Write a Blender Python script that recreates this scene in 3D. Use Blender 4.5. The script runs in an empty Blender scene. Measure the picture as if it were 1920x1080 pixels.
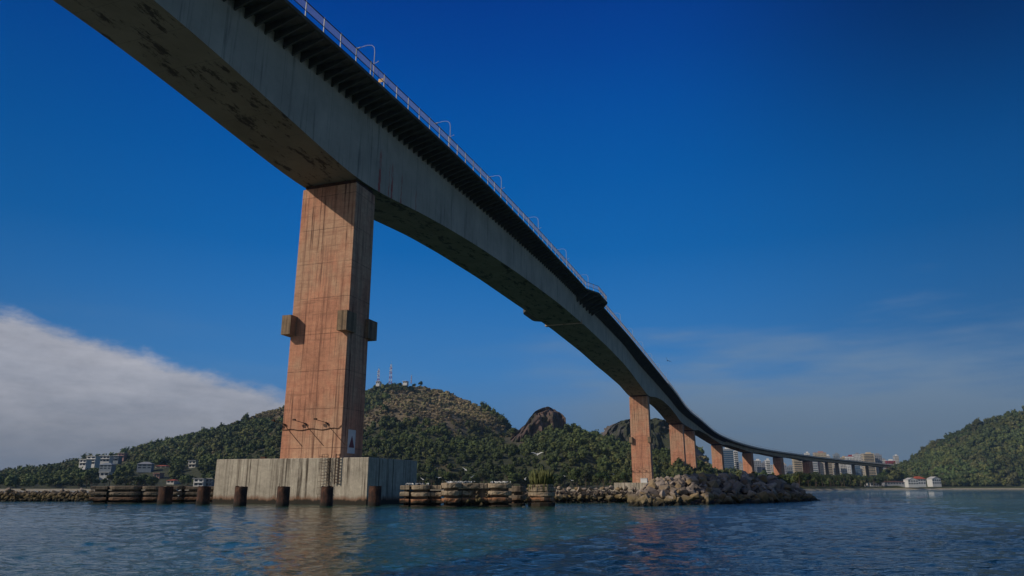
import bpy, bmesh, math, random
import numpy as np
from mathutils import Vector, Matrix, noise
R = math.radians
random.seed(7); RNG = np.random.default_rng(7)
scn = bpy.context.scene
COL = scn.collection

# ------------------------------------------------------------------ camera
CAM_H = 1.84
FPX = 1350.0                      # focal length in pixels of a 1920 wide frame
PITCH = math.atan(374 / FPX)
cd = bpy.data.cameras.new('camera'); cam = bpy.data.objects.new('camera', cd); COL.objects.link(cam)
cd.sensor_width = 36; cd.lens = 36 * FPX / 1920; cd.clip_start = 0.2; cd.clip_end = 20000
cam.location = (0, 0, CAM_H); cam.rotation_euler = (R(90) + PITCH, 0, 0)
scn.camera = cam

# ------------------------------------------------------------------ light and sky
SUN_AZ, SUN_EL = 246.0, 32.0      # azimuth clockwise from +Y
sdir = Vector((math.sin(R(SUN_AZ)) * math.cos(R(SUN_EL)), math.cos(R(SUN_AZ)) * math.cos(R(SUN_EL)), math.sin(R(SUN_EL))))
sl = bpy.data.lights.new('sun', 'SUN'); sun = bpy.data.objects.new('sun', sl); COL.objects.link(sun)
sl.energy = 3.0; sl.angle = R(0.5); sl.color = (1.0, 0.90, 0.76)
sun.rotation_euler = (-sdir).to_track_quat('-Z', 'Y').to_euler()
scn.view_settings.view_transform = 'Standard'; scn.view_settings.look = 'None'
scn.view_settings.exposure = -0.35; scn.view_settings.gamma = 1

world = bpy.data.worlds.new('World'); scn.world = world; world.use_nodes = True


class NT:
    """small helper to write node trees"""
    def __init__(s, tree):
        s.t = tree; s.n = tree.nodes; s.l = tree.links
    def node(s, typ, **kw):
        n = s.n.new(typ)
        for k, v in kw.items(): setattr(n, k, v)
        return n
    def put(s, sock, v):
        if isinstance(v, bpy.types.NodeSocket): s.l.new(v, sock)
        elif v is not None:
            if isinstance(v, (tuple, list)) and len(v) == 3 and sock.type == 'RGBA': v = (*v, 1)
            sock.default_value = v
    def math(s, op, a, b=None, c=None, clamp=False):
        n = s.node('ShaderNodeMath', operation=op); n.use_clamp = clamp
        s.put(n.inputs[0], a)
        if b is not None: s.put(n.inputs[1], b)
        if c is not None: s.put(n.inputs[2], c)
        return n.outputs[0]
    def sstep(s, x, a, b, lo=0.0, hi=1.0):
        n = s.node('ShaderNodeMapRange', interpolation_type='SMOOTHSTEP')
        s.put(n.inputs[0], x); s.put(n.inputs[1], a); s.put(n.inputs[2], b); s.put(n.inputs[3], lo); s.put(n.inputs[4], hi)
        return n.outputs[0]
    def noise(s, vec, scale, detail=4, rough=0.55, out=0):
        n = s.node('ShaderNodeTexNoise'); n.inputs['Scale'].default_value = scale
        n.inputs['Detail'].default_value = detail; n.inputs['Roughness'].default_value = rough
        if vec is not None: s.l.new(vec, n.inputs['Vector'])
        return n.outputs[out]
    def mapping(s, vec, scale=(1, 1, 1), rot=(0, 0, 0), loc=(0, 0, 0)):
        n = s.node('ShaderNodeMapping'); s.l.new(vec, n.inputs[0])
        n.inputs['Scale'].default_value = scale; n.inputs['Rotation'].default_value = rot; n.inputs['Location'].default_value = loc
        return n.outputs[0]
    def mix(s, f, a, b, blend='MIX'):
        n = s.node('ShaderNodeMix', data_type='RGBA', blend_type=blend)
        s.put(n.inputs[0], f); s.put(n.inputs[6], a); s.put(n.inputs[7], b)
        return n.outputs[2]
    def ramp(s, f, stops):
        n = s.node('ShaderNodeValToRGB'); e = n.color_ramp.elements
        e[0].position, e[0].color = stops[0][0], (*stops[0][1], 1)
        e[1].position, e[1].color = stops[-1][0], (*stops[-1][1], 1)
        for p, c in stops[1:-1]:
            q = e.new(p); q.color = (*c, 1)
        s.l.new(f, n.inputs[0]); return n.outputs[0]
    def sep(s, v):
        n = s.node('ShaderNodeSeparateXYZ'); s.l.new(v, n.inputs[0]); return n.outputs


def build_world():
    w = NT(world.node_tree); w.n.clear()
    out = w.node('ShaderNodeOutputWorld'); bg = w.node('ShaderNodeBackground')
    sky = w.node('ShaderNodeTexSky', sky_type='NISHITA')
    sky.sun_disc = False; sky.sun_elevation = R(SUN_EL); sky.sun_rotation = R(SUN_AZ)
    sky.air_density = 1.0; sky.dust_density = 0.6; sky.ozone_density = 2.5; sky.altitude = 0
    hs = w.node('ShaderNodeHueSaturation'); hs.inputs['Saturation'].default_value = 1.25
    w.l.new(sky.outputs[0], hs.inputs['Color'])
    col = w.mix(1.0, hs.outputs[0], (0.50, 0.72, 0.92), 'MULTIPLY')
    tc = w.node('ShaderNodeTexCoord'); d = tc.outputs['Generated']
    x, y, z = w.sep(d)
    hor = w.math('SQRT', w.math('ADD', w.math('MULTIPLY', x, x), w.math('MULTIPLY', y, y)))
    te = w.math('DIVIDE', z, w.math('MAXIMUM', hor, 0.001))          # tan(elevation)
    az = w.math('MULTIPLY', w.math('ARCTAN2', x, y), 57.2958)         # degrees, 0 = north
    # the deep polarised blue of the northern sky, by elevation
    lin = lambda c: tuple((v / 255 / 12.92 if v < 10.3 else ((v / 255 + .055) / 1.055) ** 2.4) for v in c)
    rp = w.ramp(w.math('DIVIDE', te, 1.5, clamp=True), [(.02, lin((72, 120, 168))), (.10, lin((60, 122, 182))), (.167, lin((38, 110, 178))), (.22, lin((14, 98, 170))), (.30, lin((2, 87, 163))), (.38, lin((0, 76, 156))), (.44, lin((0, 66, 148))), (.52, lin((0, 55, 137))), (.85, lin((0, 36, 100)))])
    azf = w.math('MULTIPLY', w.sstep(az, 8, 42, 1.0, .66), w.sstep(az, -15, -45, 1.0, .80))
    azf = w.math('MULTIPLY', azf, w.math('SUBTRACT', 1.0, w.math('MULTIPLY', w.sstep(az, 12, 40, 0, .42), w.sstep(te, .34, .66))))
    sc = w.node('ShaderNodeVectorMath', operation='SCALE'); w.l.new(rp, sc.inputs[0]); w.put(sc.inputs['Scale'], w.math('MULTIPLY', azf, 18.2))
    sect = w.sstep(w.math('ABSOLUTE', az), 95, 50)
    col = w.mix(sect, col, sc.outputs[0])
    # the long stratus bank low in the west
    top = w.math('MULTIPLY_ADD', w.math('SUBTRACT', -17.7, az), 0.0043, 0.122)
    # cirrus coordinates: streaks along the bank
    cv = w.node('ShaderNodeCombineXYZ'); w.put(cv.inputs[0], w.math('MULTIPLY', az, 0.05)); w.put(cv.inputs[1], w.math('MULTIPLY', te, 14.0)); w.put(cv.inputs[2], 0.0)
    n1 = w.noise(w.mapping(cv.outputs[0], rot=(0, 0, 0.35)), 2.2, 6, 0.6)
    n2 = w.noise(w.mapping(cv.outputs[0], scale=(3.0, 1.2, 1), rot=(0, 0, 0.5)), 3.0, 5, 0.65)
    dd = w.math('ADD', w.math('SUBTRACT', top, te), w.math('MULTIPLY', w.math('SUBTRACT', n2, 0.5), 0.034))
    m1 = w.math('MULTIPLY', w.sstep(dd, -0.006, 0.020), w.sstep(az, 2.0, -8.0))
    lum = w.math('MULTIPLY', w.math('ADD', w.math('MULTIPLY_ADD', n1, 0.70, 0.42), w.math('MULTIPLY', n2, 0.46)), w.sstep(te, 0.02, 0.14, 0.62, 1.04))
    cc = w.node('ShaderNodeVectorMath', operation='SCALE'); cc.inputs[0].default_value = (CL1); w.put(cc.inputs['Scale'], lum)
    col = w.mix(w.math('MULTIPLY', m1, w.math('MULTIPLY_ADD', n1, 0.25, 0.80)), col, cc.outputs[0])
    # thin haze veil low in the north and east
    n3 = w.noise(w.mapping(cv.outputs[0], scale=(0.8, 0.9, 1), rot=(0, 0, -0.25), loc=(3, 1, 0)), 1.7, 5, 0.55)
    v = w.math('MULTIPLY_ADD', w.math('SUBTRACT', n3, 0.5), 0.26, te)
    m2 = w.math('MULTIPLY', w.math('MULTIPLY', w.sstep(v, 0.225, 0.075), w.sstep(az, -4, 12, 0.15, 1.0)), w.sstep(az, 110, 60, .6, 1.0))
    col = w.mix(w.math('MULTIPLY', m2, 0.88), col, w.mix(w.sstep(te, 0.16, 0.04), (3.0, 4.5, 6.5, 1), (2.45, 3.35, 4.4, 1)))
    w.l.new(col, bg.inputs[0]); bg.inputs[1].default_value = 0.07
    w.l.new(bg.outputs[0], out.inputs[0])


CL1 = (6.7, 6.75, 7.5)
CL2 = (2.45, 3.35, 4.6, 1)
build_world()

# ------------------------------------------------------------------ helpers
def tag(o, label=None, cat=None, group=None, kind=None):
    if label: o['label'] = label
    if cat: o['category'] = cat
    if group: o['group'] = group
    if kind: o['kind'] = kind
    return o
def thing(name, label, cat, loc=(0, 0, 0), rz=0.0, group=None):
    o = bpy.data.objects.new(name, None); COL.objects.link(o); o.location = loc; o.rotation_euler = (0, 0, rz)
    o.empty_display_size = 0.3
    return tag(o, label, cat, group)
def link(name, me, parent=None):
    o = bpy.data.objects.new(name, me); COL.objects.link(o)
    if parent is not None: o.parent = parent
    return o
def copy_tree(o, parent=None):
    c = o.copy(); COL.objects.link(c)
    if parent is not None: c.parent = parent
    for ch in list(o.children): copy_tree(ch, c)
    return c
def np_mesh(name, V, F, mat, smooth=False, col=None):
    """V (n,3) array, F (m,3 or 4) array"""
    me = bpy.data.meshes.new(name); n, k = F.shape
    me.vertices.add(len(V)); me.vertices.foreach_set('co', np.asarray(V, np.float32).ravel())
    me.loops.add(n * k); me.loops.foreach_set('vertex_index', np.asarray(F, np.int32).ravel())
    me.polygons.add(n); me.polygons.foreach_set('loop_start', np.arange(0, n * k, k, dtype=np.int32))
    me.polygons.foreach_set('loop_total', np.full(n, k, np.int32))
    if smooth: me.polygons.foreach_set('use_smooth', np.ones(n, bool))
    me.update(calc_edges=True)
    if col is not None:
        a = me.color_attributes.new('tint', 'FLOAT_COLOR', 'POINT'); c = np.ones((len(V), 4), np.float32); c[:, :3] = col
        a.data.foreach_set('color', c.ravel())
    if mat: me.materials.append(mat)
    me.validate(); return me


class MB:
    def __init__(s): s.v = []; s.f = []
    def add(s, vs, fs):
        b = len(s.v); s.v += [tuple(v) for v in vs]; s.f += [tuple(b + i for i in f) for f in fs]; return s
    def box(s, c, d, rz=0.0, M=None):
        x, y, z = d[0] / 2, d[1] / 2, d[2] / 2
        P = [Vector((i * x, j * y, k * z)) for k in (-1, 1) for j in (-1, 1) for i in (-1, 1)]
        if M is None: M = Matrix.Rotation(rz, 4, 'Z')
        P = [M @ p + Vector(c) for p in P]
        return s.add(P, [(0, 2, 3, 1), (4, 5, 7, 6), (0, 1, 5, 4), (2, 6, 7, 3), (0, 4, 6, 2), (1, 3, 7, 5)])
    def bar(s, a, b, w, h=None):
        a = Vector(a); b = Vector(b); h = h or w; d = (b - a); L = d.length
        if L < 1e-6: return s
        q = d.to_track_quat('X', 'Z').to_matrix().to_4x4()
        return s.box((a + b) / 2, (L, w, h), M=q)
    def tube(s, pts, rad, n=8, caps=True):
        pts = [Vector(p) for p in pts]; m = len(pts)
        rs = rad if isinstance(rad, (list, tuple)) else [rad] * m
        vs = []
        for i, p in enumerate(pts):
            t = (pts[min(i + 1, m - 1)] - pts[max(i - 1, 0)]).normalized()
            up = Vector((0, 0, 1)) if abs(t.z) < 0.9 else Vector((1, 0, 0))
            a = t.cross(up).normalized(); b = a.cross(t)
            for k in range(n):
                th = 2 * math.pi * k / n
                vs.append(p + (a * math.cos(th) + b * math.sin(th)) * rs[i])
        fs = [(i * n + k, (i + 1) * n + k, (i + 1) * n + (k + 1) % n, i * n + (k + 1) % n) for i in range(m - 1) for k in range(n)]
        if caps: fs += [tuple(range(n)), tuple(reversed(range((m - 1) * n, m * n)))]
        return s.add(vs, fs)
    def prism(s, poly, z0, z1):
        n = len(poly)
        vs = [(p[0], p[1], z0) for p in poly] + [(p[0], p[1], z1) for p in poly]
        fs = [(i, (i + 1) % n, n + (i + 1) % n, n + i) for i in range(n)] + [tuple(reversed(range(n))), tuple(range(n, 2 * n))]
        return s.add(vs, fs)
    def rough(s, poly, z0, z1, jit, seed=0.0, step=.32):
        Q = []
        for i, p in enumerate(poly):
            q = poly[(i + 1) % len(poly)]; L = math.hypot(q[0] - p[0], q[1] - p[1]); k = max(1, int(L / step))
            Q += [(p[0] + (q[0] - p[0]) * j / k, p[1] + (q[1] - p[1]) * j / k) for j in range(k)]
        n = len(Q); cx = sum(p[0] for p in Q) / n; cy = sum(p[1] for p in Q) / n; vs = []
        for lev, ins in ((z0, .05), (z0 + .06, 0), ((z0 + z1) / 2, 0), (z1 - .06, 0), (z1, .05)):
            for x, y in Q:
                v = Vector((x * 1.7, y * 1.7, lev * 3 + seed)); f = noise.noise(v) * jit + noise.noise(v * 3.1) * jit * .5
                d = math.hypot(x - cx, y - cy) or 1; ny = -(ins + abs(f) * .9)
                vs.append((x + (x - cx) / d * ny * .5, y - (ny if y < cy else 0), lev + noise.noise(v * 1.3 + Vector((9, 0, 0))) * jit * .6))
        fs = [(i * n + k, i * n + (k + 1) % n, (i + 1) * n + (k + 1) % n, (i + 1) * n + k) for i in range(4) for k in range(n)]
        return s.add(vs, fs + [tuple(reversed(range(n))), tuple(range(4 * n, 5 * n))])
    def mesh(s, name, mat, smooth=False, bevel=0.0):
        me = bpy.data.meshes.new(name); me.from_pydata(s.v, [], s.f)
        bm = bmesh.new(); bm.from_mesh(me)
        bmesh.ops.recalc_face_normals(bm, faces=bm.faces)
        if bevel: bmesh.ops.bevel(bm, geom=list(bm.edges), offset=bevel, segments=1, affect='EDGES')
        bm.to_mesh(me); bm.free()
        if smooth:
            for p in me.polygons: p.use_smooth = True
        if mat: me.materials.append(mat)
        return me
    def build(s, name, mat, parent=None, smooth=False, bevel=0.0):
        return link(name, s.mesh(name, mat, smooth, bevel), parent)

# ------------------------------------------------------------------ materials
def mat_base(name):
    m = bpy.data.materials.new(name); m.use_nodes = True; t = NT(m.node_tree); t.n.clear()
    out = t.node('ShaderNodeOutputMaterial'); b = t.node('ShaderNodeBsdfPrincipled'); t.l.new(b.outputs[0], out.inputs[0])
    return m, t, b
def bump(t, b, h, strength, dist):
    n = t.node('ShaderNodeBump'); n.inputs['Strength'].default_value = strength; n.inputs['Distance'].default_value = dist
    t.l.new(h, n.inputs['Height']); t.l.new(n.outputs[0], b.inputs['Normal'])
def simple(name, col, rough=0.7, var=0.25, scale=1.5, metal=0.0):
    m, t, b = mat_base(name); tc = t.node('ShaderNodeTexCoord')
    n = t.noise(tc.outputs['Object'], scale, 5, 0.6)
    c2 = tuple(c * (1 - var) for c in col); c3 = tuple(min(1, c * (1 + var * 0.6)) for c in col)
    t.l.new(t.ramp(n, [(0.3, c2), (0.7, c3)]), b.inputs['Base Color'])
    b.inputs['Roughness'].default_value = rough; b.inputs['Metallic'].default_value = metal
    return m
def concrete(name, base, dark, seam=0.0, streak=0.5, board=0.0, joint=0.0, tide=None, sc=1.0, seam_off=0.0, patch=0.0, rust=(0.21, 0.085, 0.035)):
    """concrete with cast seams, run-off streaks, board marks; metres in object space"""
    m, t, b = mat_base(name); tc = t.node('ShaderNodeTexCoord'); P = tc.outputs['Object']
    x, y, z = t.sep(P)
    blot = t.noise(P, 0.22 * sc, 6, 0.65)
    col = t.ramp(blot, [(0.28, tuple(c * 0.68 for c in base)), (0.5, base), (0.72, tuple(min(1, c * 1.28) for c in base))])
    if seam: col = t.mix(t.sstep(t.noise(t.mapping(P, scale=(1, 1, .6)), 0.13, 4, 0.6, 0), 0.42, 0.60), col, (base[0] * 1.0, base[1] * 1.30, base[2] * 1.38))
    mot = t.noise(t.mapping(P, scale=(1.1, 1.1, 1.6)), 1.0, 7, 0.75)
    col = t.mix(0.42, col, t.ramp(mot, [(0.30, (0.24, 0.24, 0.24)), (0.70, (0.78, 0.77, 0.76))]), 'OVERLAY')
    st = t.noise(t.mapping(P, scale=(1.5 * sc, 1.5 * sc, 0.045 * sc)), 1.0, 6, 0.7)
    col = t.mix(t.math('MULTIPLY', t.sstep(st, 0.50, 0.70), streak), col, dark)
    st2 = t.noise(t.mapping(P, scale=(5.5 * sc, 5.5 * sc, 0.16 * sc)), 1.0, 4, 0.7)
    col = t.mix(t.math('MULTIPLY', t.sstep(st2, 0.54, 0.66), streak * 0.7), col, dark)
    st3 = t.noise(t.mapping(P, scale=(1.7 * sc, 1.7 * sc, 0.022)), 1.0, 5, 0.6)
    brk3 = t.sstep(t.noise(t.mapping(P, scale=(.8, .8, .18)), 1.0, 5, .65), 0.36, 0.62, .15, 1.0)
    col = t.mix(t.math('MULTIPLY', t.math('MULTIPLY', t.sstep(st3, 0.555, 0.60), brk3), min(1, streak * 1.15)), col, tuple(c * .75 for c in dark))
    hz = t.noise(t.mapping(P, scale=(0.16, 0.16, 1.9)), 1.0, 5, 0.65)
    col = t.mix(t.math('MULTIPLY', t.sstep(hz, 0.54, 0.70), 0.50 * (seam > 0)), col, tuple(c * 0.5 for c in base))
    fine = t.noise(P, 9.0, 5, 0.7)
    col = t.mix(0.30, col, t.ramp(fine, [(0.3, (0.3, 0.3, 0.3)), (0.7, (0.72, 0.72, 0.72))]), 'OVERLAY')
    h = t.math('MULTIPLY', fine, 0.4)
    if seam:
        wob = t.math('MULTIPLY', t.math('SUBTRACT', t.noise(P, 1.2, 3), 0.5), 0.10)
        fr = t.math('FRACT', t.math('DIVIDE', t.math('ADD', t.math('ADD', z, seam_off), wob), seam))
        ln = t.math('LESS_THAN', t.math('ABSOLUTE', t.math('SUBTRACT', fr, 0.5)), 0.055 / seam)
        brk = t.sstep(t.noise(P, 0.7, 3), 0.38, 0.58)
        ln = t.math('MULTIPLY', ln, t.math('MULTIPLY_ADD', brk, 0.6, 0.35))
        col = t.mix(t.math('MULTIPLY', ln, 0.55), col, tuple(c * 0.5 for c in dark))
        # thin boards lines between the lifts
        fr2 = t.math('FRACT', t.math('DIVIDE', z, 0.62))
        ln2 = t.math('MULTIPLY', t.math('LESS_THAN', fr2, 0.08), t.sstep(t.noise(P, 0.9, 4), 0.45, 0.65))
        col = t.mix(t.math('MULTIPLY', ln2, 0.22), col, dark)
        # plumb lines left by the slip form
        for k, (off, per) in enumerate(((0.3, 1.75),)):
            fx = t.math('FRACT', t.math('DIVIDE', t.math('ADD', x, off), per))
            lx = t.math('MULTIPLY', t.math('LESS_THAN', fx, 0.035), t.sstep(t.noise(t.mapping(P, scale=(1, 1, 0.12)), 1.0, 4, 0.6), 0.40, 0.6))
            col = t.mix(t.math('MULTIPLY', lx, 0.12), col, tuple(c * 0.6 for c in dark))
    if joint:
        for ax in (x, y):
            fj = t.math('FRACT', t.math('DIVIDE', t.math('ADD', ax, 0.37), joint))
            lj = t.math('LESS_THAN', fj, 0.045 / joint * 1.2)
            col = t.mix(t.math('MULTIPLY', lj, 0.65), col, tuple(c * 0.25 for c in base))
    if patch:
        pn = t.noise(t.mapping(P, scale=(0.5, 1.3, 1.3)), 0.30, 7, 0.72)
        col = t.mix(t.math('MULTIPLY', t.sstep(pn, 0.53, 0.62), patch), col, tuple(c * 0.22 for c in base))
    if tide is not None:
        nz = t.math('MULTIPLY_ADD', t.math('SUBTRACT', t.noise(t.mapping(P, scale=(0.8, 0.8, 0.3)), 1.6, 5, 0.7), 0.5), 1.0, z)
        col = t.mix(t.sstep(nz, tide + 0.85, tide + 0.25, 0, 0.8), col, rust)
        col = t.mix(t.sstep(nz, tide + 0.38, tide + 0.12, 0, 0.95), col, (0.020, 0.018, 0.010))
    t.l.new(col, b.inputs['Base Color']); b.inputs['Roughness'].default_value = 0.88
    bump(t, b, h, 0.5, 0.03); return m

M = {}
M['pier'] = concrete('pier_concrete', (0.60, 0.27, 0.158), (0.13, 0.05, 0.03), seam=4.9, streak=0.75, seam_off=1.0)
M['block'] = concrete('foundation_concrete', (0.50, 0.435, 0.34), (0.13, 0.10, 0.07), streak=0.95, joint=2.05, tide=0.22, sc=1.0)
M['pier_block'] = concrete('weathered_block_concrete', (0.30, 0.20, 0.12), (0.06, 0.04, 0.025), streak=0.7)
M['fender'] = concrete('fender_concrete', (0.40, 0.31, 0.21), (0.05, 0.035, 0.025), streak=0.65, tide=0.35, rust=(0.36, 0.125, 0.04), sc=2.0)
M['fender_dark'] = concrete('dark_fender_concrete', (0.22, 0.17, 0.12), (0.03, 0.02, 0.015), streak=0.6, tide=0.1, sc=2.0)  # darker version of the fender concrete
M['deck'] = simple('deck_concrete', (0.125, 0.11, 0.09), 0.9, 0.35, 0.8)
M['parapet'] = simple('pale_parapet_concrete', (0.62, 0.56, 0.48), 0.9, 0.25, 0.4)
M['slender'] = simple('shaded_pier_concrete', (0.24, 0.19, 0.14), 0.9, 0.35, 0.3)  # darker pier concrete, with the shade on the slender piers painted in
M['asphalt'] = simple('asphalt', (0.05, 0.05, 0.05), 0.9)
M['grey_metal'] = simple('galvanised_metal', (0.52, 0.50, 0.50), 0.5, 0.2, 3)
M['dark_metal'] = simple('dark_painted_rail', (0.045, 0.04, 0.05), 0.6, 0.2, 3)
M['mesh_wire'] = simple('railing_wire', (0.34, 0.33, 0.38), 0.6, 0.2, 3)
M['rust'] = simple('rusty_steel', (0.085, 0.040, 0.022), 0.85, 0.6, 2.5)
M['rust_lad'] = simple('rusty_ladder_steel', (0.07, 0.035, 0.02), 0.8, 0.5, 4)
M['white'] = simple('white_paint', (0.74, 0.73, 0.70), 0.6, 0.12, 0.6)
M['offwhite'] = simple('aged_white_render', (0.58, 0.55, 0.50), 0.8, 0.2, 0.3)
M['red'] = simple('red_paint', (0.34, 0.03, 0.035), 0.6, 0.15, 1)
M['shade_red'] = simple('shade_darkened_red_paint', (0.16, 0.03, 0.04), 0.6, 0.15, 1)  # sign red darkened: the shade on the pier side is in the colour
M['yellow'] = simple('yellow_paint', (0.85, 0.42, 0.02), 0.5, 0.1, 1)
M['tile'] = simple('orange_roof_tiles', (0.50, 0.11, 0.05), 0.8, 0.3, 0.8)
M['brown_tile'] = simple('brown_roof_tiles', (0.16, 0.07, 0.045), 0.8, 0.3, 0.8)
M['bluegrey'] = simple('blue_grey_render', (0.26, 0.30, 0.34), 0.8, 0.2, 0.4)
M['pink'] = simple('pink_render', (0.48, 0.27, 0.24), 0.8, 0.2, 0.4)
M['cream'] = simple('cream_render', (0.60, 0.49, 0.33), 0.8, 0.15, 0.3)
M['grey'] = simple('grey_render', (0.30, 0.31, 0.34), 0.8, 0.15, 0.3)
M['window'] = simple('dark_window_glass', (0.035, 0.05, 0.07), 0.15, 0.3, 0.5)
M['glass_blue'] = simple('blue_curtain_glass', (0.05, 0.10, 0.17), 0.12, 0.3, 0.3)
M['bark'] = simple('bark', (0.11, 0.08, 0.055), 0.95, 0.4, 1.2)
M['palm_leaf'] = simple('palm_frond', (0.055, 0.075, 0.018), 0.6, 0.4, 1.0)
M['cactus'] = simple('cactus_stem', (0.13, 0.14, 0.035), 0.7, 0.4, 2.0)
M['feather'] = simple('white_feathers', (0.78, 0.77, 0.74), 0.7, 0.08, 4)
M['bill'] = simple('yellow_bill', (0.5, 0.3, 0.05), 0.5, 0.1, 4)
M['darkfeather'] = simple('dark_feathers', (0.03, 0.03, 0.035), 0.8, 0.2, 4)

# girder: grey-blue web, soffit with brownish bounce light put into its colour, dark weather patches and red runs near the first pier
AZ = R(19); AX = Vector((math.sin(AZ), math.cos(AZ), 0)); RT = Vector((math.cos(AZ), -math.sin(AZ), 0))
P1 = Vector((-24.6, 95.4, 0))
def girder_mat():
    m, t, b = mat_base('girder_concrete')
    g = t.node('ShaderNodeNewGeometry'); P = g.outputs['Position']; N = g.outputs['True Normal']
    nx, ny, nz = t.sep(N)
    rot = t.mapping(P, rot=(0, 0, AZ), loc=(0, 0, 0))     # local: y along the bridge
    x, y, z = t.sep(rot)
    blot = t.noise(rot, 0.18, 6, 0.6)
    web = t.ramp(blot, [(0.3, (0.44, 0.35, 0.265)), (0.7, (0.64, 0.51, 0.39))])
    st = t.noise(t.mapping(rot, scale=(1.2, 1.2, 0.07)), 1.0, 5, 0.65)
    web = t.mix(t.math('MULTIPLY', t.sstep(st, 0.52, 0.75), 0.6), web, (0.06, 0.06, 0.055))
    # precast segment joints every 5 m
    rel = t.node('ShaderNodeVectorMath', operation='DOT_PRODUCT'); t.l.new(P, rel.inputs[0]); rel.inputs[1].default_value = AX
    s = t.math('SUBTRACT', rel.outputs['Value'], P1.dot(AX))
    fj = t.math('FRACT', t.math('DIVIDE', s, 5.0)); lj = t.math('LESS_THAN', fj, 0.014)
    # rust runs
    run = None
    wob = t.math('MULTIPLY', t.math('SUBTRACT', t.noise(P, 0.9, 4, 0.6), 0.5), 0.7)
    for s0, wd, zl, zh in ((3.3, .26, 43.5, 50.5), (7.0, .26, 43.8, 50.0), (9.9, .24, 44.0, 46.0), (10.1, .13, 44, 49.5), (6.1, .07, 44, 50), (15.0, .1, 46, 49)):
        a = t.math('ABSOLUTE', t.math('SUBTRACT', t.math('ADD', s, wob), s0))
        k = t.math('MULTIPLY', t.sstep(a, wd * 1.5, wd * 0.6), t.math('MULTIPLY', t.sstep(z, zh, zh - 2.5), 1.0))
        run = k if run is None else t.math('MAXIMUM', run, k)
    spk = t.sstep(t.noise(t.mapping(P, scale=(1, 1, 0.35)), 1.6, 5, 0.7), 0.36, 0.56)
    web = t.mix(t.math('MULTIPLY', t.math('MULTIPLY', run, spk), 0.95), web, (0.50, 0.075, 0.06))
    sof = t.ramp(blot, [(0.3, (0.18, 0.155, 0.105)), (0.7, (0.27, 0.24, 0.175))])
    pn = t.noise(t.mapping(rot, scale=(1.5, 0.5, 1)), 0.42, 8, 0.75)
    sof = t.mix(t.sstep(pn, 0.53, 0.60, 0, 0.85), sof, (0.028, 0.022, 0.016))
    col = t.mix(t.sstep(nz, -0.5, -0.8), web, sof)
    col = t.mix(t.math('MULTIPLY', lj, 0.35), col, (0.05, 0.05, 0.045))
    t.l.new(col, b.inputs['Base Color']); b.inputs['Roughness'].default_value = 0.85
    bump(t, b, t.noise(P, 6, 5, 0.7), 0.35, 0.03); return m
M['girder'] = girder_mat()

def rock_mat(name, c1, c2, lich):
    m, t, b = mat_base(name); tc = t.node('ShaderNodeTexCoord'); oi = t.node('ShaderNodeObjectInfo'); g = t.node('ShaderNodeNewGeometry')
    P = g.outputs['Position']; n = t.noise(P, 1.6, 7, 0.68); z = t.sep(P)[2]
    col = t.ramp(n, [(0.3, c1), (0.7, c2)])
    rnd = oi.outputs['Random']
    col = t.mix(t.sstep(rnd, 0.25, 0.95, 0.0, 0.75), col, tuple(c * 0.55 for c in c1))
    col = t.mix(t.math('MULTIPLY', t.sstep(t.math('FRACT', t.math('MULTIPLY', rnd, 7.3)), 0.6, 0.9), 0.7), col, lich)
    zz = t.math('MULTIPLY_ADD', t.math('SUBTRACT', n, 0.5), 1.4, z)
    col = t.mix(t.sstep(zz, 1.35, 0.6, 0, 0.75), col, (0.17, 0.125, 0.04))
    col = t.mix(t.sstep(zz, 0.55, 0.15, 0, 0.95), col, (0.018, 0.017, 0.010))
    t.l.new(col, b.inputs['Base Color']); b.inputs['Roughness'].default_value = 0.9
    bump(t, b, t.noise(P, 5, 8, 0.75), 0.9, 0.10); return m
M['rubble'] = rock_mat('rubble_stone', (0.13, 0.10, 0.08), (0.27, 0.22, 0.18), (0.16, 0.11, 0.05))  # boulder stone darkened, so the shade of the gaps sits in the colour
M['boulder'] = rock_mat('boulder_stone', (0.28, 0.215, 0.165), (0.58, 0.47, 0.38), (0.33, 0.22, 0.09))

def foliage_mat(name):
    m, t, b = mat_base(name); a = t.node('ShaderNodeAttribute', attribute_name='tint'); g = t.node('ShaderNodeNewGeometry')
    n = t.noise(g.outputs['Position'], 0.35, 3, 0.6)
    col = t.mix(1.0, a.outputs['Color'], t.ramp(n, [(0.3, (0.62, 0.66, 0.62)), (0.7, (1.35, 1.3, 1.2))]), 'MULTIPLY')
    t.l.new(col, b.inputs['Base Color']); b.inputs['Roughness'].default_value = 0.75
    b.inputs['Specular IOR Level'].default_value = 0.25; return m
M['foliage'] = foliage_mat('foliage')

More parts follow.
